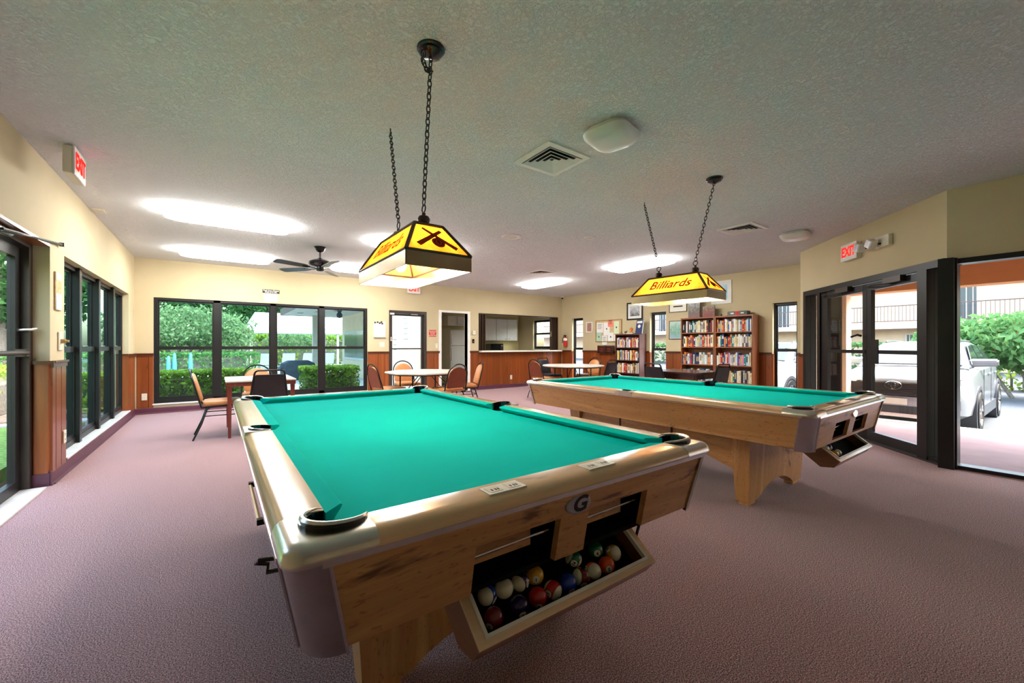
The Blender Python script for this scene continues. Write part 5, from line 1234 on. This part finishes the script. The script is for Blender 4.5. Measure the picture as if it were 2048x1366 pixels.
for k, (x, y, h, w_) in enumerate(((-9.2,33,9,3.3),(-2.0,37,11,3.2),(3.6,46,9,2.6),(9.6,50,12,2.9),(16.5,52,11,3.2),(24,52,10,3.3),(-17,30,9,3.3),(2.2,38,5.5,.75))):
    plant('broadleaf_tree', 'dark broadleaf tree behind the pool, ' + ['left of the spreading shrub','tall crown above the spreading shrub','small crown beside the canopy end','tall crown above the canopy','behind the eave','farthest beyond the eave','outermost past the left hedge','slim tree with sky gaps beside the canopy'][k], 'tree', (x,y,-.05),
          [((0,0,h*.62),(w_,w_,h*.36),5000),((w_*.5,-.6,h*.45),(w_*.6,w_*.6,h*.22),1600),((-w_*.5,-.5,h*.42),(w_*.6,w_*.6,h*.24),1600)], MT['leafB'], .20, 50+k, [([(0,0,0),(.1,0,h*.35),(0,.1,h*.6)], [.22,.16,.06]), ([(.1,0,h*.33),(w_*.4,0,h*.55)], [.1,.03])], 'ball', 'trees behind the pool')
for k, (x, y, h, w_) in enumerate(((-6.5,13.5,4.5,2.2),(-8.5,9,5,2.4),(-9,18,6,2.8),(-10,3.5,6,3),(-11,-3,6,3))):
    plant('garden_tree', ['leafy garden tree outside the left windows, near pool side','leafy garden tree outside the middle left windows','leafy garden tree far outside the left windows','leafy garden tree outside the left door','leafy garden tree farthest along the left lawn'][k], 'tree', (x,y,-.06),
          [((0,0,h*.6),(w_,w_,h*.38),4200),((w_*.4,.3,h*.3),(w_*.6,w_*.6,h*.22),1200)], MT['leafC'], .13, 70+k, [([(0,0,0),(.1,0,h*.35),(0,.1,h*.6)], [.14,.10,.04])], 'ball', 'trees outside the left wall')
plant('side_hedge', 'sunlit hedge along the grass outside the left windows', 'hedge', (-3.6,10.5,.32), [((0,0,0),(.6,5.2,.40),8000)], MT['leafA'], .05, 80, [([(0,y,-.4),(0,y,.1)], .02) for y in (-4,-2,0,2,4)], 'box')
# poolside canopy
t = thing('pool_canopy', 'white canvas canopy on beige posts beside the pool', 'canopy', (5.3,25.0,-.05))
MB().loft([[(-4.1,-1.7,1.95),(4.4,-1.7,1.95),(4.4,1.7,1.95),(-4.1,1.7,1.95)],[(-4.12,-1.72,2.2),(4.42,-1.72,2.2),(4.42,1.72,2.2),(-4.12,1.72,2.2)],[(-3.7,-.2,3.0),(4.0,-.2,3.0),(4.0,.2,3.0),(-3.7,.2,3.0)]], cap=False).build('canvas_roof', MT['canvas'], t)
MB().box(-4.14,-1.74,1.90,4.44,-1.70,1.97).build('valance_edge', MT['beigepost'], t)
for x in (-3.95,0,4.2):
    for y in (-1.6,1.6): MB().box(x-.05,y-.05,0,x+.05,y+.05,2.0).build('post', MT['beigepost'], t)
# loungers under the canopy
def lounger():
    t = thing('sun_lounger', 'x', 'sun lounger')
    MB().box(-.30,-.3,.30,.30,.95,.34).build('seat_sling', MT['sling'], t)
    MB().hexa([(-.30,-.3,.32),(.30,-.3,.32),(.30,-.27,.34),(-.30,-.27,.34),(-.28,-.62,.88),(.28,-.62,.88),(.28,-.60,.90),(-.28,-.60,.90)]).build('back_sling', MT['sling'], t)
    MB().tube([(-.29,-.61,.90),(.29,-.61,.90)], .02, 6).build('head_bar', MT['gravel'], t)
    for x in (-.3,.3):
        for y in (-.25,.85): MB().tube([(x,y,.32),(x,y,0)], .018, 6).build('leg', MT['gravel'], t)
    return t
L0 = lounger()
tag(L0, 'white sling lounger with raised back under the canopy', 'sun lounger', 'loungers in a row under the canopy')
xs = [2.05,3.0,3.95,4.9,6.1,7.1]
L0.location = (xs[0],24.2,-.05)
for x in xs[1:]: dup(L0, (x,24.2,-.05), 0)
t = thing('globe_lamp', 'white globe lamp on a dark post near the canopy', 'garden lamp', (4.05,22.0,-.05)); MB().sphere((0,0,1.62), .19, 20, 12).build('globe', MT['globe'], t, smooth=True); MB().tube([(0,0,0),(0,0,1.45)], .035, 8).build('post', MT['gravel'], t)
t = thing('covered_grill', 'dark covered grill standing beyond the hedge', 'grill', (2.45,17.0,-.05), .1); MB().loft([[(a*.95,b*.95,0) for a,b in rrect(.55,.3,.05,3)],[(a,b,.5) for a,b in rrect(.55,.3,.06,3)],[(a*.95,b*.9,.62) for a,b in rrect(.55,.3,.08,3)],[(a*.6,b*.5,.72) for a,b in rrect(.55,.3,.08,3)]]).build('cover', MT['gravel'], t, smooth=True); MB().box(-.75,-.2,.45,-.55,.2,.48).build('side_shelf', MT['gravel'], t)
for x, lab in ((-1.44,'twin'),(-1.27,'twin2'),(-.80,'single')):
    t = thing('folded_umbrella', 'slim folded blue umbrella by the kerb' + {'twin': ', lower one of the pair', 'twin2': ', taller one of the pair', 'single': ', standing alone'}[lab], 'umbrella', (x,19.6,.0)); MB().lathe([(.03,.02),(.07,.1),(.065,.55),(.045,.80 if lab == 'twin' else .9),(.01,.84 if lab == 'twin' else .95)], 10).build('folded_canopy', MT['bluepost'], t, smooth=True); MB().tube([(0,0,-.05),(0,0,.3)], .02, 6).build('pole', MT['kerb'], t)
# wing of the building seen beyond the back wall
t = thing('building_wing', 'peach building wing with wide eave beyond the exit door', 'building', (4.35,9.78,-.05))
MB().box(0,0,0,.1,8.6,2.5).box(.1,8.5,0,4.6,8.6,2.5).build('wall', MT['peach'], t)
MB().box(-2.25,4.2,2.5,4.6,8.9,2.62).build('eave', MT['soffit'], t); MB().box(-2.29,4.2,2.48,-2.25,8.94,2.72).box(-2.25,8.9,2.48,4.6,8.94,2.72).build('fascia', MT['brownroof'], t)
MB().box(-1.2,8.3,0,-1.0,8.5,2.5).build('column', MT['beigepost'], t)
w_ = MB().box(-.02,5.3,.72,.0,8.2,1.82).build('board_frame', MT['kerb'], t); MB().box(-.03,5.38,.80,-.02,8.12,1.74).build('pane', plain('board_glass', (.06,.09,.09), .15), w_)
MB().box(-1.15,.02,-.02,-.02,8.9,.04).build('walkway', MT['deck'], t)
MB().lathe([(.08,2.5),(.08,2.46),(.05,2.42),(.10,2.34),(.09,2.26),(.02,2.22)], 12, (-.9,5.2,0)).build('eave_lamp', MT['gravel'], t)
for k in range(3): MB().box(-1.9+.45*k,7.2-.9*k,2.494,-1.7+.45*k,7.5-.9*k,2.5).build('eave_vent', MT['brownroof'], t)
for lab, y0, y1, z0, z1 in (('tall white notice taped to the peach wing wall',10.8,11.42,1.25,2.10),('white door sized panel on the peach wing wall',11.75,12.2,.95,1.78)):
    t = thing('wall_notice', lab, 'notice', (4.349,(y0+y1)/2,(z0+z1)/2), R(-90)); a = (y1-y0)/2; b = (z1-z0)/2
    MB().box(-a,-.006,-b,a,-.001,b).build('sheet', MT['paper'], t)
    for k in range(5): MB().box(-a*.7,-.007,b*(.75-.35*k)-.012,a*(.5-.2*(k % 2)),-.006,b*(.75-.35*k)+.012).build('print_line', MT['trim'], t)
# entrance canopy
t = thing('entrance_canopy', 'orange brown beam and soffit of the entrance canopy', 'canopy', (8.95,0,0))
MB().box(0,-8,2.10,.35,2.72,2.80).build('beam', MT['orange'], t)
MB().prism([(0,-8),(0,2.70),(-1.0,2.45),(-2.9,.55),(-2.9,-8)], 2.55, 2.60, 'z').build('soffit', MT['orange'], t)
MB().box(.0,2.36,-.02,.27,2.62,2.10).build('column', MT['peach'], t); MB().box(0,-3.3,-.02,.27,-3.0,2.10).build('column', MT['peach'], t)
t = thing('privacy_screen', 'dark tinted glass screen beside the canopy column', 'screen', (8.62,2.42,-.02), R(-60)); MB().box(-.07,0,0,.07,.03,2.08).build('pane', MT['blackg'], t); MB().box(-.09,-.005,0,-.07,.035,2.1).box(.07,-.005,0,.09,.035,2.1).build('frame', MT['bronze2'], t)
# apartment building across the lot
t = thing('apartment_building', 'peach two storey apartment building across the parking lot', 'building', (34,0,GZ))
MB().box(0,-30,0,6,40,8).build('wall', MT['peach'], t)
MB().box(-1.5,-30,2.45,0,40,2.75).build('balcony_slab', MT['peach'], t)
for y in (-18,-9,.5,9.2,18.4,27): MB().box(-1.5,y,0,-1.2,y+.4,8).build('pier', MT['kerb'], t)
MB().tube([(-1.42,-30,3.80),(-1.42,40,3.80)], .03, 6).tube([(-1.42,-30,2.90),(-1.42,40,2.90)], .025, 6).build('railing', MT['brownroof'], t)
mb = MB()
for k in range(430): mb.box(-1.43,-29.9+.16*k,2.9,-1.41,-29.9+.16*k+.022,3.8)
mb.build('balusters', MT['brownroof'], t)['kind'] = 'stuff'
for y, z, w_, h in ((-6.5,2.9,.9,2.1),(3.2,2.9,1.0,2.1),(12.3,2.75,1.1,2.3),(14.2,.1,1.3,2.0),(22,2.75,1.1,2.1),(5,.1,1.0,2.0),(-2.0,3.1,1.5,1.5)):
    f = MB().box(-.06,y-.08,z-.05,-.001,y+w_+.08,z+h+.08).build('window', MT['kerb'], t); MB().box(-.08,y,z,-.06,y+w_,z+h).build('pane', plain('blue_grey_glass', (.07,.09,.11), .15), f)
    for q in range(4): MB().box(-.10,y+w_*(q+.5)/4-.02,z,-.08,y+w_*(q+.5)/4+.02,z+h).build('bar', MT['kerb'], f)
MB().box(-2,-30,6.2,6,40,6.5).build('roof_edge', MT['brownroof'], t)
plant('flowering_shrub', 'large green shrub with red flowers behind the silver SUV', 'shrub', (17.5,-.2,GZ), [((0,0,1.55),(1.6,2.9,.85),7500),((0,1.7,1.5),(1.2,1.5,.6),2200),((.3,-1.5,1.3),(1.2,1.3,.7),1800)], MT['leafC'], .10, 90, [([(0,y,0),(.1,y*1.3,.7),(-.2,y*1.8,1.3)], [.05,.04,.015]) for y in (-1.2,-.8,-.4,0,.4,.8,1.2)], 'ball', None, 40)
plant('kerb_hedge', 'low yellow green hedge behind the silver SUV', 'hedge', (20.6,-1.8,GZ+.42), [((0,0,0),(.7,5.0,.42),5200)], MT['leafA'], .09, 91, [([(0,y,-.42),(0,y,.1)], .03) for y in (-3,-1,1,3)], 'box')
plant('wall_hedge', 'clipped green hedge along the apartment building', 'hedge', (30,14,GZ+.75), [((0,0,0),(.8,9.0,.8),6000)], MT['leafC'], .14, 92, [([(0,y,-.75),(0,y,.1)], .05) for y in (-6,-2,2,6)], 'box')
# cars
def car(label, loc, body, badge=True, group='cars parked at the kerb'):
    t = thing('car', label, 'car', loc, 0, group)
    L, hw = 4.45, .875
    st = [(0,.62,.30,.80),(.06,.74,.24,.88),(.22,.84,.22,.93),(.55,.875,.22,.97),(1.05,.875,.22,1.02),(1.35,.875,.22,1.06),(2.4,.875,.22,1.08),(3.5,.87,.22,1.12),(4.1,.83,.25,1.14),(4.38,.76,.32,1.10),(4.45,.68,.42,.98)]
    def ring(x, w_, zb, zt): return [(x,y,z) for y, z in [(-w_*.8,zb),(-w_*.97,zb+.1),(-w_,zb+.3),(-w_*1.0,zt-.22),(-w_*.95,zt-.07),(-w_*.80,zt-.01),(0,zt+.015),(w_*.80,zt-.01),(w_*.95,zt-.07),(w_*1.0,zt-.22),(w_,zb+.3),(w_*.97,zb+.1),(w_*.8,zb)]]
    MB().loft([ring(*s) for s in st]).build('body', body, t, smooth=True)
    gh = [(1.12,.74,1.04,.74,1.05),(1.95,.74,1.06,.58,1.47),(2.6,.74,1.07,.59,1.51),(3.5,.73,1.10,.57,1.47),(4.22,.66,1.12,.50,1.16)]
    def r2(x, w0, z0, w1, z1): return [(x,y,z) for y, z in [(-w0,z0-.06),(-w0,z0),(-w1,z1-.02),(-w1*.7,z1+.01),(w1*.7,z1+.01),(w1,z1-.02),(w0,z0),(w0,z0-.06)]]
    MB().loft([r2(*g) for g in gh]).build('cabin', body, t, smooth=True)
    GL = MT['carglass']
    MB().hexa([(1.18,-.66,1.085),(1.18,.66,1.085),(1.90,.53,1.475),(1.90,-.53,1.475),(1.16,-.66,1.095),(1.16,.66,1.095),(1.89,.53,1.487),(1.89,-.53,1.487)]).build('windshield', GL, t)
    MB().hexa([(4.24,-.55,1.19),(4.24,.55,1.19),(3.56,.48,1.47),(3.56,-.48,1.47),(4.26,-.55,1.2),(4.26,.55,1.2),(3.57,.48,1.485),(3.57,-.48,1.485)]).build('rear_window', GL, t)
    for s in (-1, 1):
        def sy_(z): return s*(.742-(z-1.07)*.36+.006)
        for pl in ([(1.42,1.10),(1.98,1.42),(2.42,1.45),(2.42,1.11)], [(2.50,1.11),(2.50,1.45),(3.10,1.44),(3.28,1.12)], [(3.36,1.13),(3.2,1.43),(3.46,1.42),(3.86,1.16)]):
            n_ = len(pl); MB().loft([[(x, sy_(z), z) for x, z in pl], [(x, sy_(z)+s*.012, z) for x, z in pl]]).build('side_window', GL, t)
        MB().loft([[(x, s*(.70-(z-1.07)*.2), z) for x, z in ((1.50,1.05),(1.72,1.05),(1.72,1.19),(1.50,1.16))], [(x, s*1.03, z+.02) for x, z in ((1.55,1.05),(1.70,1.05),(1.70,1.18),(1.55,1.15))]]).build('wing_mirror', body, t, bevel=.02, seg=2)
        MB().box(.95,s*.865-.02,.22,3.45,s*.865+.02,.40).build('sill_trim', MT['carplastic'], t)
        for xx in (2.1,3.0): MB().box(xx,s*.885-.012,.90,xx+.2,s*.885+.012,.935).build('door_handle', body, t, bevel=.008)
        for xx in (1.45,2.46,3.40): MB().box(xx,s*.876-.004,.34,xx+.008,s*.876+.004,1.02).build('door_gap', MT['carplastic'], t)
        for wx in (.90, 3.55):
            M_ = Matrix.Translation((wx, s*.80, .335)) @ Matrix.Rotation(-s*PI/2, 4, 'X')
            MB().lathe([(.43,-.10),(.43,.088),(.37,.088),(.37,-.10)], 26, (0,0,0), 0, M_).build('wheel_arch', MT['carplastic'], t, smooth=True)
            MB().lathe([(.37,-.05),(.37,.082)], 26, (0,0,0), 0, M_).build('arch_liner', MT['black'], t)
            w_ = MB().lathe([(.22,-.12),(.30,-.12),(.33,-.09),(.335,.06),(.32,.10),(.23,.105),(.225,.07)], 28, (0,0,0), 0, M_).build('tyre', MT['black'], t, smooth=True)
            rm = MB(); rm.lathe([(.228,-.1),(.228,.095),(.21,.10),(.205,.04),(.02,.05)], 28, (0,0,0), 0, M_)
            for k in range(5): rm.prism([(.03,-.03),(.21,-.022),(.21,.022),(.03,.03)], .05, .085, 'z', 0, M_ @ Matrix.Rotation(2*PI*k/5, 4, 'Z'))
            rm.lathe([(.045,.05),(.045,.095),(.004,.098)], 14, (0,0,0), 0, M_); rm.build('rim', MT['chrome'], t)
        MB().hexa([(.035,s*.52,.80),(.16,s*.83,.82),(.30,s*.855,.84),(.12,s*.52,.84),(.05,s*.52,.88),(.20,s*.825,.90),(.36,s*.85,.925),(.16,s*.52,.915)]).build('headlight', MT['headlamp'], t)
        MB().box(.02,s*.66-.1,.42,.10,s*.66+.1,.56).build('fog_recess', MT['carplastic'], t)
        MB().tube([(2.0,s*.5,1.50),(2.1,s*.5,1.535),(3.4,s*.5,1.52),(3.5,s*.5,1.475)], .014, 6).build('roof_rail', MT['carplastic'], t)
    MB().box(-.012,-.60,.60,.06,.60,.80).build('grille', MT['carplastic'], t)
    for k in range(5): MB().box(-.022,-.57+.01*k,.62+.036*k,.0,.57-.01*k,.632+.036*k).build('grille_bar', MT['bronze2'], t)
    MB().box(-.02,-.62,.80,.04,.62,.822).build('grille_trim', MT['chrome'], t)
    MB().box(-.015,-.66,.30,.08,.66,.42).build('lower_intake', MT['carplastic'], t); MB().box(-.03,-.52,.24,.08,.52,.30).build('skid_plate', MT['alu'], t)
    MB().box(-.03,-.17,.45,-.005,.17,.55).build('number_plate', MT['white'], t)
    if badge:
        def el(a, b, cz=.76, cy=0, x=-.034, r_=.007): return MB().tube([(x, cy+a*math.cos(2*PI*k/24), cz+b*math.sin(2*PI*k/24)) for k in range(24)], r_, 6, True)
        bd = el(.105,.066).build('badge', MT['chrome'], t, smooth=True); MB().loft([[(-.026,.10*math.cos(2*PI*k/24),.76+.062*math.sin(2*PI*k/24)) for k in range(24)],[(-.030,.09*math.cos(2*PI*k/24),.76+.055*math.sin(2*PI*k/24)) for k in range(24)]]).build('badge_plate', MT['bronze2'], bd)
        el(.028,.055).build('badge_oval', MT['chrome'], bd); el(.066,.020,.783).build('badge_oval', MT['chrome'], bd)
    return t
MT['carglass'] = plain('car_glass', (.03,.038,.042), .05, 0, .8, .05); MT['carplastic'] = plain('car_dark_plastic', (.05,.055,.065), .55, 0, .3, .1)
MT['headlamp'] = plain('headlamp_lens', (.70,.74,.78), .08, .2, .6, .05)
def paint(name, c):
    m, n, l, out = newmat(name); co = coords(n, l)
    b = principled(n, l, out, ramp(n, l, noise(n, l, co, 300, 1), [(.4, tuple(x*.95 for x in c)), (.6, c)]), .28, .35, .5, .8); return m
car('silver SUV with oval badge parked facing the entrance', (9.25,1.80,GZ), paint('silver_paint', (.33,.35,.38)))
car('white car parked beyond the silver SUV', (9.35,4.55,GZ), paint('white_car_paint', (.62,.64,.66)), False)
